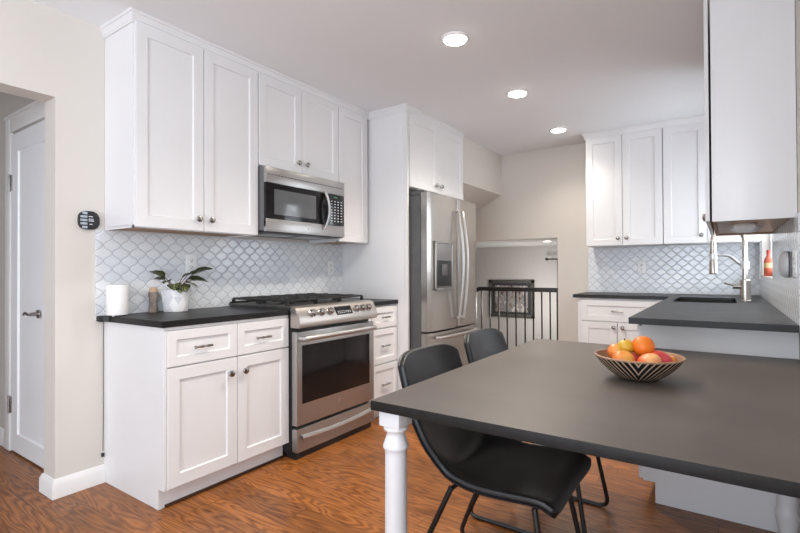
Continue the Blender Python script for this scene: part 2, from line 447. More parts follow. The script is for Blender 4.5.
def smooth_path(pts, n=6):
    """Catmull-Rom through pts"""
    P = [Vector(p) for p in pts]; out = []
    for i in range(len(P)-1):
        a, b_, c, d = P[max(i-1, 0)], P[i], P[i+1], P[min(i+2, len(P)-1)]
        for k in range(n):
            t = k/n
            out.append(.5*((2*b_)+(c-a)*t+(2*a-5*b_+4*c-d)*t*t+(3*b_-a-3*c+d)*t**3))
    out.append(P[-1]); return out
def round_corners(pts, r, n=5):
    P = [Vector(p) for p in pts]; out = [P[0]]
    for i in range(1, len(P)-1):
        a, b_, c = P[i-1], P[i], P[i+1]
        d1 = (a-b_).normalized(); d2 = (c-b_).normalized()
        s_, e_ = b_+d1*r, b_+d2*r
        for k in range(n+1):
            t = k/n; out.append(s_*(1-t)**2+b_*2*t*(1-t)+e_*t*t)
    out.append(P[-1]); return out

# frames: (u, v, w) -> world; w points out of the cabinet face
def FX(x): return lambda u, v, w: Vector((x+w, u, v))         # faces +x
def FNX(x): return lambda u, v, w: Vector((x-w, u, v))        # faces -x
def FNY(y): return lambda u, v, w: Vector((u, y-w, v))        # faces -y
def bx(m, F, u0, u1, v0, v1, w0, w1, bev=0):
    m.box(u0, u1, v0, v1, w0, w1, bev, F=lambda c: F(c.x, c.y, c.z)); return m
def shaker(F, u0, u1, v0, v1, th=.02, fr=.06, rec=.009):
    m = MB(); c = .0015
    def rect(d, w): return [F(u0+d, v0+d, w), F(u1-d, v0+d, w), F(u1-d, v1-d, w), F(u0+d, v1-d, w)]
    L = [rect(0, 0), rect(0, th-c), rect(c, th), rect(fr, th), rect(fr+.005, th-rec)]
    pts = [p for l in L for p in l]; fc = [[0, 1, 2, 3], [16, 17, 18, 19]]
    for k in range(4):
        for i in range(4):
            j = (i+1) % 4; fc.append([k*4+i, k*4+j, k*4+4+j, k*4+4+i])
    m.poly(pts, fc); return m
def knob(F, u, v, w0, parent):
    m = MB(); prof = [(.0065, 0), (.0065, .010), (.009, .013), (.0170, .017), (.0185, .022), (.0155, .028), (.007, .031), (0, .0315)]
    seg = 16; rings = []
    for r, h in prof:
        if r == 0: rings.append([m.bm.verts.new(F(u, v, w0+h))]); continue
        rings.append([m.bm.verts.new(F(u+r*math.cos(2*PI*i/seg), v+r*math.sin(2*PI*i/seg), w0+h)) for i in range(seg)])
    for A, B in zip(rings, rings[1:]):
        for i in range(seg):
            j = (i+1) % seg
            m.bm.faces.new((A[i], A[j], B[0]) if len(B) == 1 else (A[i], A[j], B[j], B[i]))
    return m.build('knob', STEEL_KNOB, parent)
def pull(F, u, v, w0, parent, L=.095):
    m = MB()
    for s in (-1, 1): m.tube([F(u+s*L*.38, v, w0), F(u+s*L*.38, v, w0+.024)], .0045, 8)
    n = 13; P = [F(u-L/2+L*i/(n-1), v, w0+.024) for i in range(n)]
    R = [.0045+.0036*(1-abs(math.sin(PI*2.5*(i/(n-1)))))+(.002 if i in (0, n-1) else 0) for i in range(n)]
    m.tube(P, R, 8)
    return m.build('pull_handle', STEEL_KNOB, parent)
def door(F, u0, u1, v0, v1, parent, mat=None, fr=.06, name='door', kn=None, pl=None, th=.02):
    g = .0016
    d = shaker(F, u0+g, u1-g, v0+g, v1-g, th, fr).build(name, mat or WHITE, parent, smooth=20)
    if kn: knob(F, kn[0], kn[1], th, d)
    if pl: pull(F, pl[0], pl[1], th-.009, d)
    return d

# ------------------------------------------------------------------ the room
XR = 3.066; YF = 4.0; YB = -4.1; XH = -3.0
def slab(name, boxes, mat, kind=True):
    m = MB()
    for b in boxes: m.box(*b)
    o = m.build(name, mat, origin=(0, 0, 0), smooth=20)
    return struct(o)
fl = MB(); fl.box(XH, XR+.1, YB, 4.14, -.06, 0)
struct(fl.build('floor', FLOORM, origin=(0, 0, 0)))
slab('ceiling', [(XH, XR+.12, YB, YF+.14, CEIL, CEIL+.1)], CEILM)
YJ = -.231
slab('wall_left', [(-.14, 0, YJ, 3.0, 0, CEIL), (-.14, 0, -2.2, YJ, 2.04, CEIL), (-.14, 0, YB, -2.2, 0, CEIL)], WALL)
# return wall beside the refrigerator carries the header over the stair opening
HX = .66
hd = MB(); hd.box(HX-.02, HX, 2.96, YF, 2.02, CEIL)
hd.prism([(HX-.02, 2.96, 2.02), (-.14, 2.96, 1.62), (-.14, 2.96, 1.68), (HX-.02, 2.96, 2.08)], (0, YF-2.96, 0))
struct(hd.build('wall_header', WALL, origin=(0, 0, 0), smooth=20))
slab('wall_alcove', [(-.14, -.10, 3.0, YF, 0, CEIL), (-.10, HX, 2.94, 2.96, 0, CEIL)], WALL)
# far wall with the open stairwell
OX0, OX1, OZ1 = -.10, 1.305, 1.50
slab('wall_far', [(-.14, XR+.12, YF, YF+.12, OZ1, CEIL), (OX1, XR+.12, YF, YF+.12, 0, OZ1)], WALL)
# lower level seen through the opening
LY = 5.7
WALLLOW = plain('lower_wall_paint', (.68, .66, .645), .7, spec=.2, bmp=.04)
slab('wall_lower', [(-2.6, 3.2, LY, LY+.1, -1.3, 1.5), (-2.7, -2.6, YF+.12, LY+.1, -1.3, 1.5), (3.2, 3.3, YF+.12, LY+.1, -1.3, 1.5), (-2.6, 3.2, YF+.02, YF+.12, -1.3, -.06), (-2.6, -.14, YF, YF+.12, -.06, 1.6)], WALLLOW)
slab('ceiling_lower', [(-2.7, 3.3, YF+.12, LY+.1, 1.5, 1.58)], CEILM)
slab('floor_lower', [(-2.7, 3.3, YF+.02, LY+.1, -1.36, -1.3)], WALL_N)
# right wall with the sink window
WY0, WY1, WZ0, WZ1 = 2.62, 3.88, 1.085, 2.05
slab('wall_right', [(XR, XR+.12, YB, -2.9, 0, CEIL), (XR, XR+.12, -1.1, WY0, 0, CEIL), (XR, XR+.12, -2.9, -1.1, 0, .6), (XR, XR+.12, -2.9, -1.1, 2.3, CEIL), (XR, XR+.12, WY1, YF, 0, CEIL), (XR, XR+.12, WY0, WY1, 0, WZ0), (XR, XR+.12, WY0, WY1, WZ1, CEIL)], WALL)
# living room behind: wall with the wide glazed opening
slab('wall_back', [(XH, -.6, YB, YB+.1, 0, CEIL), (2.95, XR, YB, YB+.1, 0, CEIL), (-.6, 2.95, YB, YB+.1, 2.38, CEIL)], WALL)
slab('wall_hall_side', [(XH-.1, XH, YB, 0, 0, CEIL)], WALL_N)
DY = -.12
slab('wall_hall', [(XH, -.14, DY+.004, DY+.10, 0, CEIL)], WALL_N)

# window in the right wall
wn = MB()
t_ = .035
for b in ((WY0, WY0+t_, WZ0, WZ1), (WY1-t_, WY1, WZ0, WZ1), (WY0, WY1, WZ0, WZ0+t_), (WY0, WY1, WZ1-t_, WZ1), (WY0, WY1, 1.55, 1.575)):
    wn.box(XR+.06, XR+.10, b[0], b[1], b[2], b[3], .003)
wo = struct(wn.build('window_1', TRIM)); p_ = MB(); p_.box(XR+.078, XR+.082, WY0+.02, WY1-.02, WZ0+.02, WZ1-.02)
p_.build('window_pane', GLASS, wo)

# baseboards
prof = [(0, 0), (.016, 0), (.016, .07), (.011, .082), (.006, .092), (0, .096)]
def mitred(m, pr, pts, outs, z0):
    rings = [[m.bm.verts.new((p[0]+o_[0]*a, p[1]+o_[1]*a, z0+b_)) for a, b_ in pr] for p, o_ in zip(pts, outs)]
    n = len(pr)
    for A, B in zip(rings, rings[1:]):
        for i in range(n): m.bm.faces.new((A[i], A[(i+1) % n], B[(i+1) % n], B[i]))
    m.bm.faces.new(rings[0]); m.bm.faces.new(rings[-1])
bb = MB(); mitred(bb, prof, [(0, -.0005), (0, YJ), (-.14, YJ), (-.14, -.125)], [(1, 0), (1, -1), (-1, -1), (-1, 0)], 0)
struct(bb.build('baseboard_left', TRIM, origin=(0, 0, 0), smooth=25))
b2 = MB(); b2.prism([(XH, DY+.004-x, z*1.1) for x, z in prof], (-1.09-XH, 0, 0))
struct(b2.build('baseboard_hall', TRIM, origin=(0, 0, 0), smooth=25))
b3 = MB(); b3.prism([(OX1, YF-x, z) for x, z in prof], (1.655-OX1, 0, 0))
struct(b3.build('baseboard_far', TRIM, origin=(0, 0, 0), smooth=25))
b4 = MB(); b4.prism([(XR-x, YB, z) for x, z in prof], (0, 1.39-YB, 0))
struct(b4.build('baseboard_right', TRIM, origin=(0, 0, 0), smooth=25))

# hall door and casing
def hall_door():
    F = FNY(DY)
    m = MB(); x0, x1 = -.985, -.27
    for (a, b_, c, d) in ((x0-.09, x0, 0, 2.14), (x1, x1+.09, 0, 2.14)): m.box(a, b_, DY-.018, DY+.004, c, d, .004)
    m.box(x0, x1, DY-.018, DY+.004, 2.045, 2.14, .004)
    m.box(x0-.10, x1+.10, DY-.024, DY+.004, 2.14, 2.16, .004)
    struct(m.build('trim_1', TRIM, origin=(0, 0, 0)), 'white casing around the hall door')
    d = shaker(F, x0+.006, x1-.004, .012, 2.03, .012, .115, .010).build('door_1', DOORW, smooth=20)
    struct(d, 'white one-panel hall door with a lever handle')
    for z in (.30, 1.72):
        h = MB(); h.tube([(x0+.002, DY-.020, z-.055), (x0+.002, DY-.020, z+.055)], .007, 10)
        h.box(x0-.018, x0+.03, DY-.0195, DY-.012, z-.05, z+.05, .001)
        h.build('hinge', STEEL_KNOB, d, 'grey metal hinge')
    h = MB(); lx = -.52; lz = .90
    h.lathe([(.026, .012), (.026, .018), (.012, .022), (.010, .055), (0, .056)], (lx, DY, lz), 'y', 16, -1)
    h.tube(smooth_path([(lx, DY-.052, lz), (lx-.03, DY-.056, lz-.002), (lx-.075, DY-.054, lz+.006), (lx-.11, DY-.05, lz-.006)], 4), .0075, 8)
    h.build('door_handle', STEEL_KNOB, d, 'grey metal lever handle')
hall_door()

# ------------------------------------------------------------------ ceiling lights
def lamp(x, y, label, k=1.0):
    t = thing('recessed_light', label, 'light', (x, y, CEIL-.012), 'recessed ceiling lights in a row')
    m = MB(); m.lathe([(.066, -.014+.012), (.074, -.011+.012), (.078, -.004+.012), (.078, 0+.012)], (x, y, CEIL-.012), 'z', 32)
    # ring only: open throat
    m.bm.faces.ensure_lookup_table()
    m.build('trim_ring', TRIM, t)
    d = MB(); d.lathe([(.064, -.0045), (.064, -.002), (0, -.002)], (x, y, CEIL-.012), 'z', 28); d.build('lens', LIGHTM, t)
    l = bpy.data.lights.new('downlight', 'SPOT'); l.energy = LAMP_POWER*4*k; l.color = LAMP_COL
    l.spot_size = math.radians(140); l.spot_blend = 1.0; l.shadow_soft_size = .06
    o = bpy.data.objects.new('downlight', l); COL.objects.link(o); o.parent = t; o.location = (0, 0, -.045)
for (x, y), lb in zip(LAMPS, ('recessed ceiling light nearest the camera, largest of the row of three', 'middle recessed light of the row of three in the ceiling', 'farthest recessed ceiling light, just before the far beige wall')):
    lamp(x, y, lb, .4 if y > 3 else 1)
for x, y in FILL_LAMPS_BEHIND: lamp(x, y, 'recessed fill light added unseen over the dining area, above the picture edge', .3)
lt = thing('recessed_light', 'small recessed light in the low white ceiling beyond the railing', 'light', (1.02, 4.55, 1.494))
m = MB(); m.lathe([(.05, .001), (.062, .004), (.062, .006)], (1.02, 4.55, 1.494), 'z', 20); m.build('trim_ring', STEEL_KNOB, lt)
m = MB(); m.lathe([(.046, -.002), (.046, .0), (0, 0)], (1.02, 4.55, 1.494), 'z', 20); m.build('lens', emit('small_lamp_glow', (1, .92, .82), 6), lt)
l = bpy.data.lights.new('downlight', 'POINT'); l.energy = 15; l.color = (1, .95, .88); l.shadow_soft_size = .15
o = bpy.data.objects.new('downlight', l); COL.objects.link(o); o.parent = lt; o.location = (-.3, 0.45, -.85)

# ------------------------------------------------------------------ left run: base cabinets
W = WHITE
t = thing('base_cabinet', 'white two-door base cabinet with two drawers, left of the range', 'cabinet', (.3, .39, 0))
m = MB()
m.box(0.012, .588, .013, .776, .10, .877)
m.box(0.012, .552, .018, .776, 0, .102)
m.build('body', W, t, smooth=20)
m = MB()
m.prism([(0.0, .0, 0), (.556, .0, 0), (.556, .0, .10), (.604, .0, .10), (.604, .0, .878), (0.0, .0, .878)], (0, .014, 0))
m.build('side_panel', W, t, smooth=20)
m = MB(); m.box(.5515, .554, .014, .774, .0, .099); m.build('toe_kick', TOE, t)
m = MB(); m.box(.5542, .562, .03, .776, .0, .014, .002); m.build('floor_strip', plain('dark_floor_strip', (.06, .03, .018), .5, var=.2, vscale=30), t, 'dark brown strip along the floor')  # dark brown box along the foot of the toe kick
m = MB(); m.box(.588, .604, .014, .776, .862, .8778); m.build('face_rail', W, t)
F = FX(.590)
for (a, b_) in ((.015, .407), (.409, .777)):
    c = (a+b_)/2
    door(F, a, b_, .684, .861, t, name='drawer', fr=.045, pl=(c-.012, .766))
    door(F, a, b_, 0.10, .680, t, kn=((.358 if a < .1 else .448), .598))

t = thing('drawer_cabinet', 'narrow white base cabinet of three drawers between the range and refrigerator', 'cabinet', (.3, 1.745, 0))
m = MB(); m.box(0.012, .588, 1.552, 1.938, .10, .877); m.box(0.012, .552, 1.552, 1.938, 0, .102); m.build('body', W, t, smooth=20)
m = MB(); m.box(.5515, .554, 1.553, 1.936, 0, .099); m.build('toe_kick', TOE, t)
for (z0, z1) in ((.700, .864), (.425, .694), (.10, .419)):
    door(F, 1.60, 1.938, z0, z1, t, name='drawer', fr=.045, pl=(1.77, (z0+z1)/2))
m = MB(); m.box(.588, .606, 1.552, 1.598, .10, .877, .001); m.build('filler_strip', W, t)

# worktops
def worktop(pts, label, name='countertop', z1=None, th=.031, mat=None, grp=None):
    z1 = z1 or CTL; m = MB(); m.prism([(x, y, z1-th) for x, y in pts], (0, 0, th))
    es = list(m.bm.edges); bmesh.ops.bevel(m.bm, geom=es, offset=.0025, segments=2, affect='EDGES')
    o = m.build(name, mat or STONE, smooth=30); return tag(o, label, 'countertop', grp)
worktop([(0.012, -.046), (.05, -.046), (.072, -.036), (.085, -.014), (.617, -.014), (.617, .776), (0.012, .776)], 'charcoal stone countertop left of the range, under the potted plant', grp='charcoal countertops')
worktop([(0.012, 1.541), (.617, 1.541), (.617, 1.94), (0.012, 1.94)], 'short charcoal stone countertop between the range and the refrigerator panel', grp='charcoal countertops')

# left backsplash
m = MB(); m.box(.0015, .010, -.046, 1.944, CTL-.03, 1.374)
tag(m.build('tile_backsplash', TILE_L, origin=(0, 0, 0)), 'white lantern tile backsplash behind the range and potted plant', 'backsplash')

# ------------------------------------------------------------------ left run: upper cabinets
def upper(label, y0, y1, z0, doors, knobs, grp='white upper cabinets on the left wall'):
    t = thing('wall_cabinet', label, 'cabinet', (.16, (y0+y1)/2, z0), grp)
    m = MB(); m.box(0.002, .312, y0+.001, y1-.001, z0+.012, CEIL-.035); m.build('body', W, t, smooth=20)
    m = MB(); m.box(.004, .308, y0+.012, y1-.012, z0+.008, z0+.0125); m.build('underside', RAWWOOD, t, 'bare wood underside')
    m = MB()
    for b in ((.002, .312, y0+.001, y0+.012), (.002, .312, y1-.012, y1-.001), (.300, .312, y0+.001, y1-.001)): m.box(b[0], b[1], b[2], b[3], z0, z0+.014)
    m.build('bottom_rail', W, t, smooth=20)
    F = FX(.313)
    for (a, b_), k in zip(doors, knobs): door(F, a, b_, z0+.002, CEIL-.052, t, kn=k)
    return t
upper('tall white two-door wall cabinet above the potted plant', .0, .774, 1.374, [(.003, .387), (.389, .772)], [(.347, 1.445), (.428, 1.445)])
upper('short white two-door wall cabinet directly above the microwave', .775, 1.545, 1.832, [(.777, 1.155), (1.157, 1.543)], [(1.114, 1.906), (1.196, 1.906)])
upper('narrow white one-door wall cabinet between the microwave and refrigerator panel', 1.546, 1.93, 1.374, [(1.548, 1.90)], [None])
# crown moulding, left run then refrigerator cabinet
def crown_prof(): return [(0, -.008), (.006, -.008), (.006, .004), (.0095, .006), (.011, .018), (.017, .029), (.0175, .034), (.024, .036), (.024, .050), (0, .050)]
def crown(m, p0, p1, out, z0):
    """sweep from p0 to p1 (mitre is left to overlap); out = outward unit vector"""
    d = Vector((p1[0]-p0[0], p1[1]-p0[1], 0)); o_ = Vector((*out, 0))
    m.prism([Vector((p0[0], p0[1], z0))+o_*a+Vector((0, 0, b_)) for a, b_ in crown_prof()], d)
def crown_loop(m, pts, outs, z0):
    """mitred sweep along pts with given outward offset vectors at each point"""
    pr = crown_prof(); rings = []
    for p, o_ in zip(pts, outs):
        rings.append([m.bm.verts.new((p[0]+o_[0]*a, p[1]+o_[1]*a, z0+b_)) for a, b_ in pr])
    n = len(pr)
    for A, B in zip(rings, rings[1:]):
        for i in range(n): m.bm.faces.new((A[i], A[(i+1) % n], B[(i+1) % n], B[i]))
    m.bm.faces.new(rings[0]); m.bm.faces.new(rings[-1])
m = MB(); crown_loop(m, [(.0, .0), (.316, .0), (.316, 1.946)], [(0, -1), (1, -1), (1, 0)], CEIL-.050)
struct(m.build('trim_2', W, origin=(0, 0, 0), smooth=30), 'white crown moulding over the left wall cabinets')
# ------------------------------------------------------------------ refrigerator enclosure
t = thing('refrigerator_cabinet', 'white cabinet over the refrigerator with its tall side panel', 'cabinet', (.34, 2.4, 0))
m = MB(); m.box(.002, .688, 1.946, 1.968, 0, CEIL-.035, .001); m.build('side_panel', W, t)
m = MB(); m.box(.670, .706, 1.9455, 1.969, 0, CEIL-.050, .001); m.build('face_stile', W, t)
m = MB(); m.box(.002, .688, 1.969, 2.935, 1.825, CEIL-.035); m.build('body', W, t)
F = FX(.689)
door(F, 1.985, 2.436, 1.828, CEIL-.055, t, kn=(2.395, 1.895)); door(F, 2.438, 2.93, 1.828, CEIL-.055, t, kn=(2.48, 1.895))
m = MB(); crown_loop(m, [(.325, 1.945), (.69, 1.945), (.69, 2.95)], [(0, -1), (1, -1), (1, 0)], CEIL-.050)
struct(m.build('trim_3', W, origin=(0, 0, 0), smooth=30), 'white crown moulding over the refrigerator cabinet')

# ------------------------------------------------------------------ refrigerator
def fridge():
    y0, y1 = 1.995, 2.90; ys = 2.474
    t = thing('refrigerator', 'stainless steel french door refrigerator with ice dispenser', 'refrigerator', (.45, 2.44, 0))
    m = MB(); m.box(.03, .795, y0+.004, y1-.004, .03, 1.755, .006); m.build('body', DARKSIDE, t, 'dark grey cabinet side')
    def dr(nm, a, b_, z0, z1, cut=None):
        m = MB(); n = 14
        # gently bowed door front
        def xf(y): return .868+.016*(1-((y-(y0+y1)/2)/((y1-y0)/2))**2)
        loop = [(.803, a), (.803, b_)]+[(xf(b_-(b_-a)*i/n)-(.010 if i in (0, n) else 0), b_-(b_-a)*i/n) for i in range(n+1)]
        m.prism([(x, y, z0) for x, y in loop], (0, 0, z1-z0))
        if cut: pass
        es = [e for e in m.bm.edges if abs(e.verts[0].co.z-e.verts[1].co.z) < 1e-5 and e.verts[0].co.x > .81 and e.verts[1].co.x > .81 and e.is_boundary is False and len(e.link_faces) == 2 and any(len(f.verts) > 4 for f in e.link_faces)]
        bmesh.ops.bevel(m.bm, geom=es, offset=.006, segments=2, affect='EDGES')
        return m.build(nm, STEELV, t, smooth=40), xf
    dl, xf = dr('door', y0, ys-.002, .655, 1.772)
    dr_, _ = dr('door', ys+.002, y1, .655, 1.772)
    # dispenser
    m = MB(); a, b_, z0, z1 = 2.075, 2.365, .985, 1.385
    X = .8795
    fr = .016
    for q in ((a, b_, z1-fr, z1), (a, b_, z0, z0+fr), (a, a+fr, z0, z1), (b_-fr, b_, z0, z1)): m.box(X, X+.014, q[0], q[1], q[2], q[3], .003)
    dsp = m.build('dispenser_frame', STEEL, dl)
    m = MB(); m.box(X+.001, X+.010, a+fr, b_-fr, z1-.16, z1-fr, .002); m.build('control_panel', plain('dispenser_grey', (.22, .22, .225), .22, metal=.4, var=.05), dsp)
    m = MB(); m.box(X+.001, X+.007, a+fr, b_-fr, z0+fr, z1-.16, .001); m.build('recess', BLACKPL, dsp)
    m = MB(); m.box(X+.006, X+.016, a+.10, b_-.10, z0+.12, z0+.21, .004); m.box(X+.004, X+.020, a+.03, b_-.03, z0+fr, z0+.03, .003); m.build('lever', DARKSIDE, dsp)
    # bowed bar handles
    for s, d in ((-1, dl), (1, dr_)):
        yh = ys+s*.038; m = MB()
        P = [(xf(ys)+.010, yh, 1.655)]+[(xf(ys)+.030+.045*math.sin(PI*i/12), yh+s*.004*math.sin(PI*i/12), 1.66-(1.66-.735)*i/12) for i in range(13)]+[(xf(ys)+.010, yh, .74)]
        m.tube(P, .0125, 12, sq=.9); m.build('handle', STEELP, d)
    df, _ = dr('freezer_drawer', y0, y1, .06, .640)
    m = MB(); P = [(xf(ys)+.0, y0+.10, .60)]+[(xf(ys)+.028+.020*math.sin(PI*i/12), y0+.10+(y1-y0-.20)*i/12, .600) for i in range(13)]+[(xf(ys)+.0, y1-.10, .60)]
    m.tube(P, .013, 12); m.build('handle', STEELP, df)
    for yy in (y0+.03, y1-.03):
        m = MB(); m.box(.70, .83, yy-.028, yy+.028, 1.756, 1.792, .006); m.build('hinge_cover', DARKSIDE, t)
    m = MB(); m.box(.78, .86, y0+.02, y1-.02, .0, .058, .003); m.build('kick_grille', BLACKPL, t)
fridge()

# ------------------------------------------------------------------ range
def stove():
    y0, y1 = .780, 1.536; yc = (y0+y1)/2
    t = thing('range', 'stainless steel slide-in gas range with black grates', 'stove', (.34, yc, 0))
    m = MB(); m.box(.03, .628, y0+.002, y1-.002, .03, .895, .003); m.build('body', BLACKPL, t, 'black side')
    m = MB(); m.box(.02, .640, y0-.006, y1+.006, .916, .930, .004); m.box(.03, .63, y0, y1, .894, .917); m.build('cooktop', plain('cooktop_steel', (.13, .125, .12), .28, metal=.7, var=.05), t)
    m = MB(); prof = [(.626, .932), (.640, .931), (.668, .918), (.708, .845), (.706, .806), (.70, .800), (.626, .800)]
    m.prism([(x, y0-.006, z) for x, z in prof], (0, y1-y0+.012, 0)); bmesh.ops.bevel(m.bm, geom=list(m.bm.edges), offset=.003, segments=2, affect='EDGES')
    cp = m.build('control_panel', m_steel('warm_brushed_steel', 'y', (.46, .42, .385), .30), t)
    # slanted frame of the panel face
    a = Vector((.668, 0, .918)); b_ = Vector((.708, 0, .845)); ax = (b_-a).normalized(); nrm = Vector((-ax.z, 0, ax.x)); nrm = nrm if nrm.x > 0 else -nrm
    mid = (a+b_)/2
    for yy in (.895, .975, 1.055, 1.32, 1.385, 1.45):
        c = mid+Vector((0, yy, 0)); m = MB(); seg = 18; rings = []
        for r, h in ((.026, 0), (.026, .005), (.021, .007), (.019, .026), (.016, .030), (0, .030)):
            if r == 0: rings.append([m.bm.verts.new(c+nrm*h)]); continue
            rings.append([m.bm.verts.new(c+nrm*h+ax*r*math.cos(2*PI*i/seg)+Vector((0, 1, 0))*r*math.sin(2*PI*i/seg)) for i in range(seg)])
        for A, B in zip(rings, rings[1:]):
            for i in range(seg):
                j = (i+1) % seg; m.bm.faces.new((A[i], A[j], B[0]) if len(B) == 1 else (A[i], A[j], B[j], B[i]))
        m.build('control_knob', KNOBM, cp)
    m = MB(); P = []
    for h in (.0005, .002):
        for (s, yy) in ((-.030, 1.11), (.030, 1.11), (.030, 1.27), (-.030, 1.27)): P.append(mid+ax*s+nrm*h+Vector((0, yy, 0)))
    m.poly(P, [[0, 1, 2, 3], [4, 5, 6, 7], [0, 1, 5, 4], [1, 2, 6, 5], [2, 3, 7, 6], [3, 0, 4, 7]]); m.build('display', DISPLAY, cp)
    m = MB()
    for k in range(7):
        yy = 1.125+k*.02
        for s in (.006, .017):
            q = [mid+ax*(s-.002)+nrm*.0026+Vector((0, yy, 0)), mid+ax*(s+.002)+nrm*.0026+Vector((0, yy, 0)), mid+ax*(s+.002)+nrm*.0026+Vector((0, yy+.009, 0)), mid+ax*(s-.002)+nrm*.0026+Vector((0, yy+.009, 0))]
            m.poly(q, [[0, 1, 2, 3]])
    m.build('display_marking', MARKW, cp)
    # oven door
    m = MB(); m.box(.631, .676, y0, y1, .205, .775, .005); od = m.build('oven_door', STEEL, t)
    m = MB(); m.box(.6755, .6785, .822, 1.482, .335, .690, .0012); od_w = m.build('oven_window', BLACKGLASS, od)
    m = MB(); P = [(.672, y0+.03, .735)]+[(.712, y0+.035+(y1-y0-.07)*i/10, .735) for i in range(11)]+[(.672, y1-.03, .735)]
    m.tube(P, .0165, 12, sq=1.0); m.build('handle', STEELP, od)
    m = MB(); m.lathe([(.014, .0), (.014, .001), (0, .001)], (.676, yc, .285), 'x', 20); m.build('emblem', STEELP, od, 'small round maker emblem')
    # drawer
    m = MB(); m.box(.631, .676, y0, y1, .045, .186, .005); wd = m.build('warming_drawer', STEEL, t)
    m = MB(); n = 14
    P0 = []
    for i in range(n+1):
        s = i/n; yy = y0+.03+(y1-y0-.06)*s; dz = .016*math.sin(PI*s)
        P0.append([(.676, yy, .150-dz), (.692, yy, .146-dz), (.696, yy, .134-dz), (.690, yy, .124-dz), (.676, yy, .118-dz)])
    m.grid(P0); m.build('drawer_lip', STEELP, wd)
    m = MB(); m.box(.56, .655, y0+.01, y1-.01, .0, .045); m.build('kick_plate', BLACKPL, t)
    # three continuous grates
    for (a, b_) in ((y0+.015, y0+.262), (y0+.266, y1-.266), (y1-.262, y1-.015)):
        m = MB(); zt = .967; x0, x1 = .045, .575; r = .009
        for xx in (x0, x1): m.box(xx-r, xx+r, a, b_, zt-.012, zt, .003)
        for yy in (a, b_): m.box(x0, x1, yy-r, yy+r, zt-.012, zt, .003)
        c = (a+b_)/2
        for yy in (c,): m.box(x0, x1, yy-.007, yy+.007, zt-.016, zt+.002, .003)
        for xx in (.11, .25, .37, .51):
            for s_ in (-1, 1):
                m.box(xx-.006, xx+.006, min(c+s_*.03, c+s_*.10), max(c+s_*.03, c+s_*.10), zt-.014, zt+.006, .004)
        for xx in (.18, .31, .44): m.box(xx-.007, xx+.007, a, b_, zt-.016, zt+.002, .003)
        for xx in (x0, .31, x1):
            for yy in (a, b_): m.box(xx-.009, xx+.009, yy-.009 if yy == b_ else yy-.009, yy+.009, .930, zt-.008, .002)
        g = m.build('grate', IRON, t)
    for (xx, yy, r) in ((.18, y0+.14, .036), (.44, y0+.14, .045), (.31, yc, .055), (.18, y1-.14, .045), (.44, y1-.14, .036)):
        m = MB(); m.lathe([(r, 0), (r, .006), (r*.82, .009), (r*.82, .015), (r*.7, .018), (0, .018)], (xx, yy, .930), 'z', 22); m.build('burner', IRON, t)
    m = MB(); m.box(.02, .042, y0, y1, .930, .940, .003); m.build('rear_trim', BLACKPL, t)
stove()

# ------------------------------------------------------------------ microwave
def micro():
    y0, y1, z0, z1, X = .778, 1.528, 1.402, 1.820, .378
    t = thing('microwave', 'stainless steel over-the-range microwave with black door', 'microwave', (.2, 1.15, z0))
    m = MB(); m.box(.004, X, y0+.002, y1-.002, z0+.006, z1, .003); m.build('body', plain('microwave_side', (.12, .12, .122), .4, var=.05), t, 'dark grey side')
    F = FX(X)
    m = MB(); bx(m, F, y0, y1, 1.718, z1, 0, .024, .003); vg = m.build('vent_strip', STEEL, t)
    m = MB()
    for k in range(26):
        a = y0+.012+k*(y1-y0-.024)/26; bx(m, F, a, a+.020, 1.768, 1.7735, .0235, .0248)
    m.build('vent_slot', SLOT, vg)
    m = MB(); bx(m, F, y0, 1.345, 1.43, 1.7165, 0, .022, .003); d = m.build('door', BLACKGLASS, t)
    m = MB(); bx(m, F, y0+.068, 1.225, 1.515, 1.680, .0215, .0232, .001); m.build('door_window', GREYGLASS, d)
    m = MB(); bx(m, F, y0, y1, z0, 1.484, 0, .0245, .003); m.build('lower_trim', STEEL, t)
    m = MB(); m.lathe([(.011, .0), (.011, .001), (0, .001)], (X+.0245, 1.15, 1.44), 'x', 18); m.build('emblem', KNOBM, d, 'small round maker emblem')
    m = MB(); yh = 1.30
    P = [(X+.02, yh, 1.718), (X+.030, yh+.004, 1.722)]+[(X+.034+.030*math.sin(PI*i/10), yh+.01+.012*math.sin(PI*i/10), 1.720-(1.72-1.46)*i/10) for i in range(11)]+[(X+.02, yh, 1.452)]
    m.tube(P, .014, 10, sq=.7); m.build('handle', STEELP, d)
    m = MB(); bx(m, F, 1.347, y1, 1.486, 1.7165, 0, .022, .002); cp = m.build('control_panel', DISPLAY, t)
    m = MB(); bx(m, F, 1.41, 1.45, 1.690, 1.702, .0215, .0224); m.build('clock_display', MARKG, cp)
    m = MB()
    for r in range(8):
        for c in range(4):
            a = 1.380+c*.036; z = 1.668-r*.021
            bx(m, F, a, a+.016, z-.006, z, .0215, .0224)
    m.build('keypad_marking', MARKW, cp)
    m = MB(); m.box(.01, X+.016, y0+.01, y1-.01, z0-.006, z0+.008, .002); u = m.build('underside', BLACKPL, t)
    m = MB()
    for a in (y0+.09, yc_ := y0+.42): m.box(.10, .30, a, a+.24, z0-.010, z0-.005, .002)
    m.build('grease_filter', STEEL, u)
micro()

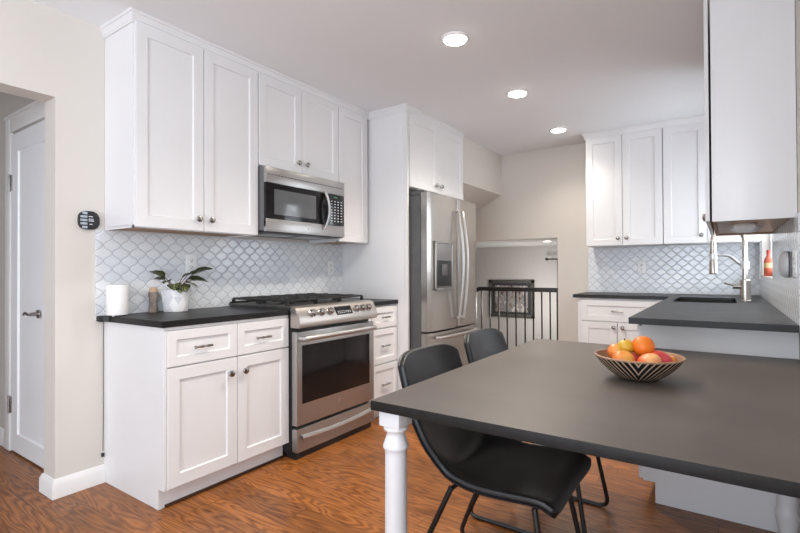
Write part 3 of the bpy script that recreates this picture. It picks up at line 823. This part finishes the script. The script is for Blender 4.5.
# ------------------------------------------------------------------ far run
t = thing('base_cabinet', 'white base cabinet with one wide drawer over two doors, under the far counter', 'cabinet', (2.0, 3.7, 0))
m = MB(); m.box(1.655, 2.445, 3.424, 3.985, .10, .882); m.box(1.655, 2.445, 3.48, 3.985, 0, .102); m.build('body', W, t, smooth=20)
F = FNY(3.424)
door(F, 1.69, 2.315, .672, .866, t, name='drawer', fr=.05, pl=(2.003, .768))
door(F, 1.69, 2.002, .10, .668, t, kn=(1.974, .622)); door(F, 2.004, 2.315, .10, .668, t, kn=(2.047, .622))
m = MB(); bx(m, F, 2.317, 2.44, .10, .882, 0, .019, .001); m.build('filler_strip', W, t)

def far_upper(label, x0, x1, doors, knobs, sidex=None):
    t = thing('wall_cabinet', label, 'cabinet', ((x0+x1)/2, 3.84, 1.374), 'white upper cabinets on the far wall')
    m = MB(); m.box(x0, x1, 3.692, 3.988, 1.380, CEIL-.035); m.build('body', W, t, smooth=20)
    m = MB(); m.box(x0+.01, x1-.01, 3.70, 3.985, 1.374, 1.3805); m.build('underside', W, t)
    F = FNY(3.690)
    for (a, b_), k in zip(doors, knobs): door(F, a, b_, 1.376, CEIL-.055, t, kn=k)
far_upper('white two-door wall cabinet on the far wall, beside the beige wall', 1.675, 2.346, [(1.682, 2.008), (2.010, 2.345)], [(1.97, 1.445), (2.045, 1.445)])
far_upper('white wall cabinet with one visible door on the far wall, beside the sink corner', 2.348, 3.055, [(2.350, 2.682)], [(2.64, 1.445)])
t2_ = MB(); bx(t2_, FNY(3.692), 2.684, 2.75, 1.376, CEIL-.055, 0, .019, .001)
m = MB(); crown_loop(m, [(1.675, 3.985), (1.675, 3.670), (3.055, 3.670)], [(-1, 0), (-1, -1), (0, -1)], CEIL-.050)
struct(m.build('trim_4', W, origin=(0, 0, 0), smooth=30), 'white crown moulding over the far wall cabinets')
t2_.build('trim_5', W, origin=(0, 0, 0))
struct(bpy.data.objects['trim_5'], 'white filler strip at the sink corner')

m = MB(); m.box(1.625, XR, 3.988, YF-.0015, CT-.03, 1.374)
tag(m.build('tile_backsplash', TILE_F, origin=(0, 0, 0)), 'white lantern tile backsplash under the far wall cabinets', 'backsplash')
m = MB(); m.box(XR-.011, XR-.0015, 1.30, WY0-.01, CT-.03, 1.374); m.box(XR-.011, XR-.0015, WY0-.01, 3.988, CT-.03, WZ0-.01); m.box(XR-.011, XR-.0015, WY1+.01, 3.988, WZ0-.01, 1.374)
tag(m.build('tile_backsplash', TILE_R, origin=(0, 0, 0)), 'white tile backsplash on the right wall behind the faucet', 'backsplash')

# sink run
SX0, SX1, SY0, SY1 = 2.49, 2.872, 2.70, 3.38
def sink_run():
    t = thing('sink_cabinet', 'white sink base cabinet along the right wall with plain end panel', 'cabinet', (2.75, 2.3, 0))
    m = MB(); m.box(2.462, XR-.012, 1.43, 2.66, .10, .882); m.box(2.462, XR-.012, 2.66, 3.42, .10, .66); m.box(2.52, XR-.012, 1.43, 3.42, 0, .102); m.box(2.462, 2.48, 2.66, 3.42, .66, .882)
    m.build('body', W, t, smooth=20)
    m = MB(); m.prism([(2.462, 1.41, .10), (2.515, 1.41, .10), (2.515, 1.41, 0), (XR-.002, 1.41, 0), (XR-.002, 1.41, .884), (2.462, 1.41, .884)], (0, .019, 0)); m.build('end_panel', W, t, smooth=20)
    F = FNX(2.461)
    for (a, b_, k) in ((1.412, 1.87, 1.83), (1.872, 2.33, 1.91), (2.332, 2.85, 2.81), (2.852, 3.37, 2.89)): door(F, a, b_, .105, .866, t, kn=(k, .62))
sink_run()
# L-shaped worktop with the sink cut-out
def l_top():
    m = MB(); z0, z1 = CT-.03, CT
    x0, x1, xr, ya, yb, yc = 2.421, XR-.012, 1.618, 1.288, 3.395, 3.987
    outer = [(xr, yb), (x0, yb), (x0, ya), (x1, ya), (x1, yc), (xr, yc)]
    r = .03; hole = []
    for (cx, cy, a0) in ((SX1-r, SY1-r, 0), (SX0+r, SY1-r, 90), (SX0+r, SY0+r, 180), (SX1-r, SY0+r, 270)):
        for k in range(5): a = math.radians(a0+k*22.5); hole.append((cx+r*math.cos(a), cy+r*math.sin(a)))
    bm = m.bm
    def ringz(z):
        ov = [bm.verts.new((x, y, z)) for x, y in outer]; hv = [bm.verts.new((x, y, z)) for x, y in hole]
        oe = [bm.edges.new((ov[i], ov[(i+1) % len(ov)])) for i in range(len(ov))]
        he = [bm.edges.new((hv[i], hv[(i+1) % len(hv)])) for i in range(len(hv))]
        bmesh.ops.triangle_fill(bm, use_beauty=True, use_dissolve=False, edges=oe+he)
        return ov, hv
    o1, h1 = ringz(z1); o0, h0 = ringz(z0)
    for A, B in ((o0, o1), (h0, h1)):
        for i in range(len(A)): bm.faces.new((A[i], A[(i+1) % len(A)], B[(i+1) % len(B)], B[i]))
    tag(m.build('countertop', STONE, smooth=20), 'L-shaped charcoal stone countertop around the sink corner', 'countertop', 'charcoal countertops')
l_top()
def sink():
    t = thing('sink', 'black undermount sink set in the right countertop', 'sink', ((SX0+SX1)/2, (SY0+SY1)/2, .70))
    m = MB(); a = .006
    x0, x1, y0, y1, zt, zb = SX0-a, SX1+a, SY0-a, SY1+a, CT-.031, .70
    m.poly([(x0, y0, zt), (x1, y0, zt), (x1, y1, zt), (x0, y1, zt), (x0+.02, y0+.02, zb), (x1-.02, y0+.02, zb), (x1-.02, y1-.02, zb), (x0+.02, y1-.02, zb)],
           [[0, 1, 5, 4], [1, 2, 6, 5], [2, 3, 7, 6], [3, 0, 4, 7], [4, 5, 6, 7]])
    m.build('basin', plain('sink_black', (.02, .02, .021), .4, var=.2, vscale=18), t, mods=[('SOLIDIFY', dict(thickness=.004, offset=1))])
    m = MB(); m.lathe([(.04, .001), (.04, .004), (.02, .005), (0, .003)], ((SX0+SX1)/2, (SY0+SY1)/2, .70), 'z', 20); m.build('drain', CHROME, t)
sink()
def faucet():
    x, y, z = 2.925, 3.0, CT
    N = plain('faucet_nickel', (.62, .58, .53), .25, metal=1, var=.04, vscale=40)
    t = thing('faucet', 'tall brushed nickel spring faucet with pull-down sprayer at the sink', 'faucet', (x, y, z))
    m = MB(); m.lathe([(.040, 0), (.040, .006), (.033, .010), (.033, .150), (.026, .158), (.017, .16)], (x, y, z), 'z', 24); m.build('body', N, t)
    m = MB(); xs = x-.19; r = .095; zc = z+.44
    P = [(x, y, z+.155), (x, y, zc)]+[((x+xs)/2+r*math.cos(a), y, zc+r*1.05*math.sin(a)) for a in [PI*i/14 for i in range(15)]]+[(xs, y, zc-.09)]
    m.tube(P, .0165, 12); m.build('spout', N, t)
    m = MB(); n = 210; Q = []
    for i in range(n):
        s = i/(n-1)*(len(P)-2); k = int(s); f_ = s-k; p = Vector(P[min(k+1, len(P)-1)]).lerp(Vector(P[min(k+2, len(P)-1)]), f_)
        tt = (Vector(P[min(k+2, len(P)-1)])-Vector(P[min(k+1, len(P)-1)]))
        tt = tt.normalized() if tt.length > 0 else Vector((0, 0, -1)); e1 = Vector((0, 1, 0)); e2 = tt.cross(e1); a = i*2*PI/6
        Q.append(p+(e1*math.cos(a)+e2*math.sin(a))*.0178)
    m.tube(Q, .0028, 5); m.build('spring', N, t)
    m = MB(); m.lathe([(.016, .25), (.020, .245), (.0215, .10), (.025, .085), (.0285, .005), (.025, 0), (0, .0)], (xs, y, z+.195), 'z', 20); sp = m.build('spray_head', N, t)
    m = MB(); m.lathe([(.0175, 0), (.0175, .002), (0, .002)], (xs, y, z+.1925), 'z', 18); m.build('nozzle', BLACKPL, sp)
    m = MB(); m.tube(smooth_path([(x, y, z+.262), (x-.035, y, z+.275), (x-.09, y, z+.325), (xs+.03, y, z+.332), (xs, y, z+.328)], 6), .012, 10, sq=.8)
    m.lathe([(.026, .235), (.026, .285)], (x, y, z), 'z', 18); m.lathe([(.027, .305), (.027, .345)], (xs, y, z), 'z', 18); m.build('docking_arm', plain('docking_arm_light', (.70, .70, .70), .3, metal=.6), t)
    m = MB(); m.tube([(x-.02, y-.006, z+.105), (x-.075, y-.01, z+.105)], .018, 12); m.tube([(x-.055, y-.01, z+.107), (x-.085, y-.012, z+.118), (x-.125, y-.014, z+.132)], [.007, .006, .009], 8); m.build('lever', N, t)
faucet()

# right upper cabinet over the sink's near side
t = thing('wall_cabinet', 'white wall cabinet on the right wall, its plain side facing the camera', 'cabinet', (2.9, 2.05, 1.374))
m = MB(); m.box(2.759, XR-.002, 1.43, 2.57, 1.390, CEIL-.02); m.build('body', W, t, smooth=20)
m = MB(); m.box(2.759, XR-.002, 1.418, 1.436, 1.366, CEIL-.02, .0008); m.build('side_panel', plain('side_panel_white', (.80, .80, .81), .3, spec=.45, var=.008, vscale=4), t)
m = MB(); m.box(2.770, XR-.002, 1.436, 2.552, 1.378, 1.391); m.build('underside', plain('underside_maple', (.56, .36, .21), .35, var=.12, vscale=9), t, 'wood-coloured underside')
m = MB(); m.box(2.759, 2.775, 1.436, 2.57, 1.366, 1.391); m.box(2.770, XR-.002, 2.552, 2.57, 1.366, 1.391); m.build('bottom_rail', RAWWOOD, t)
F = FNX(2.750)
door(F, 1.420, 1.993, 1.368, CEIL-.03, t, kn=(1.955, 1.44), th=.017); door(F, 1.996, 2.568, 1.368, CEIL-.03, t, kn=(2.035, 1.44), th=.017)
t = thing('puck_light', 'grey white puck light under the right wall cabinet', 'light', (2.89, 1.80, 1.334))
m = MB(); m.lathe([(.042, 0), (.050, .004), (.066, .022), (.062, .034), (.050, .044)], (2.89, 1.80, 1.334), 'z', 8); m.build('housing', GREYPUCK, t, smooth=20)
m = MB(); m.lathe([(.038, -.002), (.038, .002), (0, .002)], (2.89, 1.80, 1.334), 'z', 16); m.build('lens', plain('frosted_lens', (.75, .75, .76), .5), t)

# things on the right wall
t = thing('bottle', 'red and cream bottle standing on the window sill by the sink', 'bottle', (3.10, 3.66, WZ0))
b_ = MB(); b_.lathe([(0, 0), (.030, .0), (.032, .006), (.032, .115), (.026, .14), (.013, .165), (.012, .19)], (3.10, 3.66, WZ0+.001), 'z', 20); b_.build('glass_body', BOTTLEM, t)
b_ = MB(); b_.lathe([(.014, .185), (.014, .215), (0, .216)], (3.10, 3.66, WZ0), 'z', 16); b_.build('cap', plain('cap_red', (.45, .05, .03), .4, var=.1), t)
t = thing('plug_in_air_freshener', 'white domed plug-in device on the right wall outlet', 'air freshener', (XR-.04, 1.62, 1.11))
m = MB(); n = 12
m.lathe([(.062, 0), (.060, .012), (.050, .022), (.034, .029), (.018, .032), (0, .033)], (XR-.021, 1.62, 1.165), 'x', 24, -1); m.build('dome', plain('device_white', (.66, .66, .67), .4, var=.02), t)
m = MB(); m.box(XR-.021, XR-.0165, 1.56, 1.68, 1.105, 1.225, .001); m.build('backplate', SLOT, t)
def outlet(F, u, v, w0, label, gang=1, grp='white outlet plates on the tile'):
    t = thing('outlet_plate', label, 'outlet', F(u, v-.06, w0), grp)
    m = MB(); hw = .036 if gang == 1 else .058
    bx(m, F, u-hw, u+hw, v-.058, v+.058, w0, w0+.006, .002); pl = m.build('plate', PLATE, t)
    for k in range(gang):
        uu = u+(k-(gang-1)/2)*.046
        for s in (-1, 1):
            m = MB(); bx(m, F, uu-.016, uu+.016, v+s*.021-.016, v+s*.021+.016, w0+.0055, w0+.0075, .0008); so = m.build('socket', PLATE, pl)
            m = MB(); bx(m, F, uu-.008, uu-.005, v+s*.021-.004, v+s*.021+.008, w0+.0072, w0+.0079); bx(m, F, uu+.005, uu+.008, v+s*.021-.004, v+s*.021+.008, w0+.0072, w0+.0079)
            bx(m, F, uu-.003, uu+.003, v+s*.021-.011, v+s*.021-.006, w0+.0072, w0+.0079); m.build('slot', SLOT, so)
    return t
outlet(FX(.010), .505, 1.195, 0, 'white outlet plate on the left tile just behind the potted plant')
outlet(FX(.010), 1.793, 1.172, 0, 'white outlet plate on the left tile right of the range')
outlet(FNY(3.988), 2.128, 1.168, 0, 'white outlet plate on the far tile below the far wall cabinets')
outlet(FNX(XR-.011), 1.40, 1.165, 0, 'white double outlet plate at the near end of the right wall tile', 2)
outlet(FNX(XR-.011), 1.62, 1.165, 0, 'white outlet plate behind the domed plug-in device')

# ------------------------------------------------------------------ stair railing and what lies beyond
t = thing('stair_railing', 'black metal stair railing with thin balusters in the far opening', 'railing', (.8, 4.06, 0))
m = MB(); m.box(.345, OX1-.004, 4.04, 4.08, .898, .946, .004)
m.prism([(.346, 4.04, .946), (.346, 4.04, .898), (.02, 4.04, .728), (.02, 4.04, .778)], (0, .04, 0)); m.build('handrail', RAILB, t, smooth=20)
m = MB(); m.box(-.05, OX1-.004, 4.045, 4.075, .06, .085, .002); m.build('bottom_rail', RAILB, t)
for px in (.373, .484, .593, .698, .805, .913, 1.011, 1.107, 1.201):
    m = MB(); m.box(px-.0065, px+.0065, 4.0535, 4.0665, .083, .908); m.build('baluster', RAILB, t)
for px in (.265, .155, .05):
    m = MB(); m.box(px-.0065, px+.0065, 4.0535, 4.0665, .083, .905-(.345-px)*.5); m.build('baluster', RAILB, t)
m = MB(); m.box(OX1-.03, OX1-.004, 4.045, 4.075, .0, .908); m.build('post', RAILB, t)

t = thing('picture_frame', 'framed print hanging on the lower wall behind the railing', 'picture', (-.02+.0, LY, .40))
PX0, PX1, PZ0, PZ1 = -.245, .475, .425, .995
m = MB(); fw_ = .05
for q in ((PX0, PX1, PZ0, PZ0+fw_), (PX0, PX1, PZ1-fw_, PZ1), (PX0, PX0+fw_, PZ0, PZ1), (PX1-fw_, PX1, PZ0, PZ1)): m.box(q[0], q[1], LY-.032, LY-.002, q[2], q[3], .006)
m.build('frame', FRAMEM, t)
m = MB(); m.box(PX0+.04, PX1-.04, LY-.018, LY-.004, PZ0+.04, PZ1-.04); m.build('mat_board', MATTE, t)
m = MB(); m.box(PX0+.10, PX1-.10, LY-.020, LY-.016, PZ0+.085, PZ1-.085); m.build('print', ARTM, t)
t = thing('curtain_rod', 'black curtain rod with round finial on the lower wall', 'curtain rod', (.75, LY-.08, 1.30))
m = MB(); m.tube([(.70, LY-.08, 1.302), (2.6, LY-.08, 1.302)], .010, 10); m.build('rod', RAILB, t)
m = MB(); m.lathe([(0, -.024), (.014, -.018), (.021, 0), (.014, .018), (0, .024)], (.68, LY-.08, 1.302), 'x', 14); m.build('finial', RAILB, t)
m = MB(); m.tube([(.745, LY-.004, 1.302), (.745, LY-.08, 1.302)], .007, 8); m.build('bracket', RAILB, t)
m = MB(); P = []
for i in range(61):
    s = i/60; x = .825+s*1.2; yy = LY-.08+.022*math.sin(s*60)
    P.append([(x, yy, 1.29), (x, yy, .3), (x, yy, -1.28)])
m.grid(P)
tag(m.build('curtain', CURTAIN, mods=[('SOLIDIFY', dict(thickness=.004))], smooth=180, fix=False), 'grey curtain edge hanging from the rod at the opening', 'curtain')

# ------------------------------------------------------------------ dining table
TX0, TX1, TY0, TY1, TZ = 1.934, XR-.004, -.105, 1.404, .76
t = thing('dining_table', 'dark slate-topped dining table with white turned legs', 'table', (2.5, .65, 0))
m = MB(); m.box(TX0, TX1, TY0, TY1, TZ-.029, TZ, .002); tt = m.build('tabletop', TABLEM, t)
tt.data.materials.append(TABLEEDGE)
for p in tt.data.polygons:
    if abs(p.normal.z) < .5: p.material_index = 1  # sides black; the top's lighter tone has its sheen put into the colour
def turned_leg(cx, cy):
    m = MB(); z1 = TZ-.029; h = .036
    m.box(cx-h, cx+h, cy-h, cy+h, z1-.050, z1, .002)
    R = [(.030, z1-.050), (.036, z1-.052), (.0375, z1-.056), (.0365, z1-.062), (.031, z1-.066), (.0275, z1-.073), (.028, z1-.080), (.032, z1-.092), (.0365, z1-.104), (.0385, z1-.110), (.0385, z1-.117), (.0355, z1-.121), (.0335, z1-.126),
         (.033, z1-.14), (.0345, .24), (.0345, .20), (.040, .185), (.040, .172), (.037, .165), (.0375, .155), (.028, .115), (.026, .095), (.036, .080), (.038, .070), (.034, .02), (.030, 0)]
    m.lathe(R[::-1], (cx, cy, 0), 'z', 28)
    return m.build('leg', LEGW, t, smooth=40)
for p in ((1.984, -.045), (1.985, 1.33), (3.005, -.055), (3.00, 1.19)): turned_leg(*p)

# ------------------------------------------------------------------ fruit bowl
BX, BY, BR, BH = 2.552, .635, .145, .081
t = thing('fruit_bowl', 'black bowl with cream zebra stripes on the dining table', 'bowl', (BX, BY, TZ))
def bowl_r(s): return .040+(BR-.040)*(s**.62)
n = 14
m = MB(); m.lathe([(0, .001), (.040, .001)]+[(bowl_r(i/n), .001+BH*(i/n)**1.12) for i in range(n+1)][1:]+[(BR-.003, BH+.0005)], (BX, BY, TZ), 'z', 56)
m.bm.faces.ensure_lookup_table()
cap = [f for f in m.bm.faces if len(f.verts) > 30]
bmesh.ops.delete(m.bm, geom=cap, context='FACES_ONLY')
m.build('outer_shell', BOWLM, t, smooth=60)
m = MB(); m.lathe([(0, .010), (.034, .010)]+[(bowl_r(i/n)-.007, .008+(BH-.007)*(i/n)**1.12) for i in range(n+1)][1:], (BX, BY, TZ), 'z', 56)
m.bm.faces.ensure_lookup_table()
bmesh.ops.delete(m.bm, geom=[f for f in m.bm.faces if len(f.verts) > 30], context='FACES_ONLY')
m.build('inner_surface', BOWLIN, t, 'brown wooden inside', smooth=60)
m = MB(); m.tube([(BX+(BR-.004)*math.cos(2*PI*i/56), BY+(BR-.004)*math.sin(2*PI*i/56), TZ+BH) for i in range(56)], .0034, 8, close=True); m.build('rim', RIMW, t, 'pale wooden rim')
def fruit(name, mat, u, v, z, r, label, sc=(1, 1, 1), stem=True, rz=0, tilt=(0, 0), dimple=.12):
    """u, v: offset right / towards the camera from the bowl's middle"""
    R_ = Vector((.8236, .567, 0)); Fo = Vector((.567, -.8236, 0))
    c = Vector((BX, BY, TZ))+R_*u+Fo*v; c.z = TZ+z
    t = thing(name, label, 'fruit', c, 'fruit in the striped bowl')
    m = MB(); prof = []
    for i in range(15):
        a = -PI/2+PI*i/14; rr = math.cos(a)*r; zz = math.sin(a)*r
        d = dimple*r*math.exp(-(rr/(r*.28))**2)
        prof.append((max(rr, 0) if 0 < i < 14 else 0, zz-(d if zz > 0 else -d*.6)))
    m.lathe(prof, c, 'z', 26)
    rot = Matrix.Rotation(tilt[0], 3, 'X') @ Matrix.Rotation(tilt[1], 3, 'Y')
    for q in m.bm.verts:
        d = q.co-c; q.co = c+rot @ Vector((d.x*sc[0], d.y*sc[1], d.z*sc[2]))
    m.build('skin', mat, t, smooth=180)
    if stem:
        m = MB(); a = c+rot @ Vector((0, 0, r*sc[2]*.80)); b_ = c+rot @ Vector((.003, 0, r*sc[2]*1.12)); m.tube([a, b_], .0022, 6); m.build('stem', SOIL, t)
fruit('orange', F_ORANGE, .020, -.005, .113, .0375, 'large bright orange on top of the fruit in the bowl', stem=False, dimple=.05)
fruit('apple', F_YELLOW, -.034, -.02, .110, .0275, 'yellow green apple left of the orange in the bowl', sc=(1, 1, .97), tilt=(.2, -.2))
fruit('peach', F_PEACH, -.066, .030, .073, .034, 'yellow orange peach at the front left of the bowl', sc=(1.1, 1, .9), stem=False, tilt=(.5, .2))
fruit('nectarine', F_NECT, .002, .066, .070, .035, 'red and cream nectarine at the front middle of the bowl', sc=(1.15, 1, .85), stem=False, tilt=(.3, -.4))
fruit('nectarine', F_MANGO, .062, .030, .071, .036, 'deep red nectarine right of the front middle fruit', sc=(1.15, 1, .85), stem=False, tilt=(-.2, .5))
fruit('peach', F_PEACH, -.058, -.040, .088, .031, 'orange peach half hidden behind the yellow apple', stem=False)
fruit('plum', F_PLUM, -.030, .012, .068, .026, 'dark red plum between the peach and the orange', stem=False)
fruit('apricot', F_PEACH, .103, .012, .067, .021, 'small pale apricot at the right end of the bowl', sc=(1.1, 1, .8), stem=False)
fruit('nectarine', F_NECT, .045, -.052, .070, .031, 'nectarine behind the orange at the back of the bowl', stem=False)

# ------------------------------------------------------------------ chairs
def catmull(P, n): return smooth_path(P, n)
SHELL_OFF = -1
def make_chair(x0, y0, label):
    t = thing('dining_chair', label, 'chair', (x0, y0, 0), 'black leather chairs along the table')
    # profile down the middle, seat front -> seat rear -> top of back (x, z)
    prof = [(.278, .412), (.268, .430), (.22, .435), (.10, .428), (.0, .417), (-.075, .418), (-.132, .446), (-.170, .50), (-.204, .585), (-.242, .68), (-.284, .785), (-.302, .833)]
    C = catmull([(a, 0, b_) for a, b_ in prof], 6)
    acc = [0]
    for a, b_ in zip(C, C[1:]): acc.append(acc[-1]+(b_-a).length)
    T = acc[-1]
    def at(d):
        d = max(0, min(T, d)); k = 0
        while k < len(acc)-2 and acc[k+1] < d: k += 1
        f = (d-acc[k])/(acc[k+1]-acc[k]); p = C[k].lerp(C[k+1], f)
        tg = (C[min(k+2, len(C)-1)]-C[max(k-1, 0)]).normalized()
        return p, Vector((-tg.z, 0, tg.x))*-1
    n, nv = 40, 18; rows = []
    for i in range(n+1):
        row = []
        for j in range(nv+1):
            v = -1+2*j/nv; av = abs(v)
            d0 = .014*av**8; d1 = T-.045*av**5
            d = d0+(d1-d0)*i/n; s = d/T
            p, nrm = at(d)
            hw = .232-.020*max(0, (s-.5)/.5)
            seatw = max(0, 1-s/.45); mid_ = math.exp(-((s-.50)/.17)**2); top = max(0, (s-.62)/.38)
            lift = (.016*seatw+.060*mid_+.034*top)*av**2.4
            row.append(Vector((x0, y0, 0))+p+nrm*lift+Vector((0, v*hw, 0)))
        rows.append(row)
    m = MB(); m.grid(rows)
    sh = m.build('shell', LEATHER, t, smooth=180, fix=False, mods=[('SOLIDIFY', dict(thickness=.022, offset=SHELL_OFF)), ('BEVEL', dict(width=.007, segments=3, limit_method='ANGLE'))])
    loop = [r[0] for r in rows]+rows[-1][1:]+[r[-1] for r in rows[::-1]][1:]+rows[0][1:-1][::-1]
    m = MB(); m.tube(loop, .0045, 6, close=True); m.build('piping', WELT, sh, 'piping along the shell edge')
    k = int(n*.53); m = MB(); m.tube([rows[k][j]+Vector((.002, 0, .002)) for j in range(1, nv)], .0024, 5); m.build('seam', WELT, sh)
    for s in (-1, 1):
        P = [(-.075, s*.165, .40), (-.245, s*.218, .010), (.285, s*.218, .010), (.215, s*.165, .408)]
        P = round_corners([Vector((x0, y0, 0))+Vector(p) for p in P], .05, 6)
        m = MB(); m.tube(P, .0095, 10); m.build('leg', RODB, t)
    for xx, zz in ((-.075, .395), (.215, .402)):
        m = MB(); m.tube([(x0+xx, y0-.17, zz), (x0+xx, y0+.17, zz)], .008, 8); m.build('crossbar', RODB, t)
    return t
make_chair(2.10, .392, 'black leather dining chair nearest the camera, seat tucked under the table')
make_chair(2.055, 1.0, 'black leather dining chair farther along the table, only its backrest showing above the tabletop')

# ------------------------------------------------------------------ small things on the left counter
t = thing('speaker', 'white cylindrical smart speaker standing at the left counter end', 'speaker', (.115, .015, CTL))
m = MB(); m.lathe([(.046, .006), (.051, .007), (.053, .012), (.053, .160), (.050, .166), (0, .168)], (.115, .015, CTL), 'z', 36); m.build('body', CERAM, t, smooth=40)
m = MB(); m.lathe([(.044, .001), (.044, .007)], (.115, .015, CTL), 'z', 30); m.build('base', BLACKPL, t, 'dark base')
m = MB(); m.box(.155, .161, -.030, -.020, CTL+.0015, CTL+.008, .001); m.build('status_light', MARKW, t)
t = thing('power_cord', 'thin black cord running down between wall and cabinet side', 'cord', (.006, -.008, .14))
m = MB(); m.tube(smooth_path([(.006, -.006, CTL-.036), (.006, -.008, .7), (.006, -.007, .4), (.006, -.009, .17)], 5), .0015, 6); m.build('cable', CORDM, t)
m = MB(); m.box(.001, .012, -.017, -.005, .140, .160, .002); m.build('plug', CORDM, t)
t = thing('pot_plant', 'leafy prayer plant in a white pot with pale triangles', 'plant', (.115, .343, CTL))
PC = Vector((.115, .343, CTL))
m = MB(); m.lathe([(.062, 0), (.066, .004), (.082, .132), (.077, .133), (.073, .118), (0, .116)], PC, 'z', 32); m.build('pot', POTM, t, smooth=30)
m = MB(); m.lathe([(.066, .1165), (.03, .122), (0, .123)], PC, 'z', 16); m.build('soil', SOIL, t)
def leaf(tip, wid, base=None, sag=.02):
    """tip offset from the pot's centre at soil height: (x, y, z)"""
    b0 = PC+Vector((tip[0]*.08, tip[1]*.08, .118)); e = PC+Vector((0, 0, .118))+Vector(tip)
    k = .42; mid_ = b0.lerp(e, k)+Vector((0, 0, .025))
    m = MB(); m.tube(smooth_path([b0, b0.lerp(mid_, .5)+Vector((0, 0, .012)), mid_], 4), .0022, 6)
    st = m.build('stalk', LEAFP, t)
    d = (e-mid_); L = d.length; side = d.cross(Vector((0, 0, 1))).normalized(); up = side.cross(d).normalized()
    tw = Matrix.Rotation(tip[1]*-2.2, 3, d.normalized()); side = tw @ side; up = tw @ up
    P, UV = [], []; n = 12
    for i in range(n+1):
        s = i/n; wv = wid*(math.sin(PI*min(1, s*1.02+.0)**.85))**.8 if 0 < i < n else .0008
        row, uvr = [], []
        for j in range(7):
            v = -1+j/3; c = mid_+d*s+up*(-sag*s*s*2+.3*wv*abs(v)*.6+(.0015*math.sin(s*20+v)))
            row.append(c+side*wv*v); uvr.append((s, j/6))
        P.append(row); UV.append(uvr)
    m = MB(); m.grid(P, UV); m.build('leaf', LEAFM, st, smooth=180, fix=False, mods=[('SOLIDIFY', dict(thickness=.0012))])
for tp, wd in (((.03, -.19, .150), .030), ((.05, -.20, .108), .027), ((.08, -.14, .085), .024), ((.09, -.070, .048), .040), ((.105, .02, .036), .040), ((.05, .245, .165), .044), ((.02, .18, .150), .036), ((.07, .175, .105), .036), ((.10, .11, .060), .034), ((.07, .205, .090), .026), ((.10, -.025, .03), .03), ((.03, .10, .13), .034)):
    leaf((tp[0], tp[1]*.80-.012, tp[2]), wd*(1.15 if tp[1] > 0 else .95))
t = thing('carved_figure', 'small brown carved wooden piece beside the plant pot', 'ornament', (.046, .246, CTL))
m = MB(); m.lathe([(0, 0), (.026, 0), (.027, .01), (.022, .05), (.028, .10), (.026, .118), (0, .119)], (.046, .246, CTL), 'z', 10); m.build('carving', CARVED, t, smooth=25)
m = MB(); m.lathe([(.022, .117), (.024, .13), (.012, .146), (0, .147)], (.046, .246, CTL), 'z', 12); m.build('lid', COPPERY, t, 'pale wooden top')
# round-cornered black device on the wall
t = thing('wall_device', 'black round-cornered device with silver stripes on the left wall', 'wall device', (.0, -.074, 1.375))
m = MB(); n = 40; P = []
for i in range(n):
    a = 2*PI*i/n; ca, sa = math.cos(a), math.sin(a)
    P.append((.0005, -.082+.050*math.copysign(abs(ca)**.72, ca), 1.421+.049*math.copysign(abs(sa)**.72, sa)))
m.prism(P, (.020, 0, 0)); bmesh.ops.bevel(m.bm, geom=[e for e in m.bm.edges if all(v.co.x > .02 for v in e.verts)], offset=.004, segments=2, affect='EDGES')
dv = m.build('case', BLACKPL, t, smooth=40)
m = MB()
for k in range(5):
    z = 1.384+k*.0185; wv = .010 if k in (0, 4) else 0
    m.box(.0195, .0212, -.126+wv, -.092, z-.006, z+.006, .0007)
m.build('silver_stripe', SILVERP, dv)
m = MB()
for (z, a, b_) in ((1.441, -.086, -.066), (1.427, -.086, -.077), (1.427, -.074, -.062), (1.418, -.086, -.060), (1.400, -.082, -.068)): m.box(.0198, .0210, a, b_, z-.0025, z+.0025)
m.build('printed_marking', MARKW, dv)

for o in bpy.data.objects:
    if '_o' in o: del o['_o']
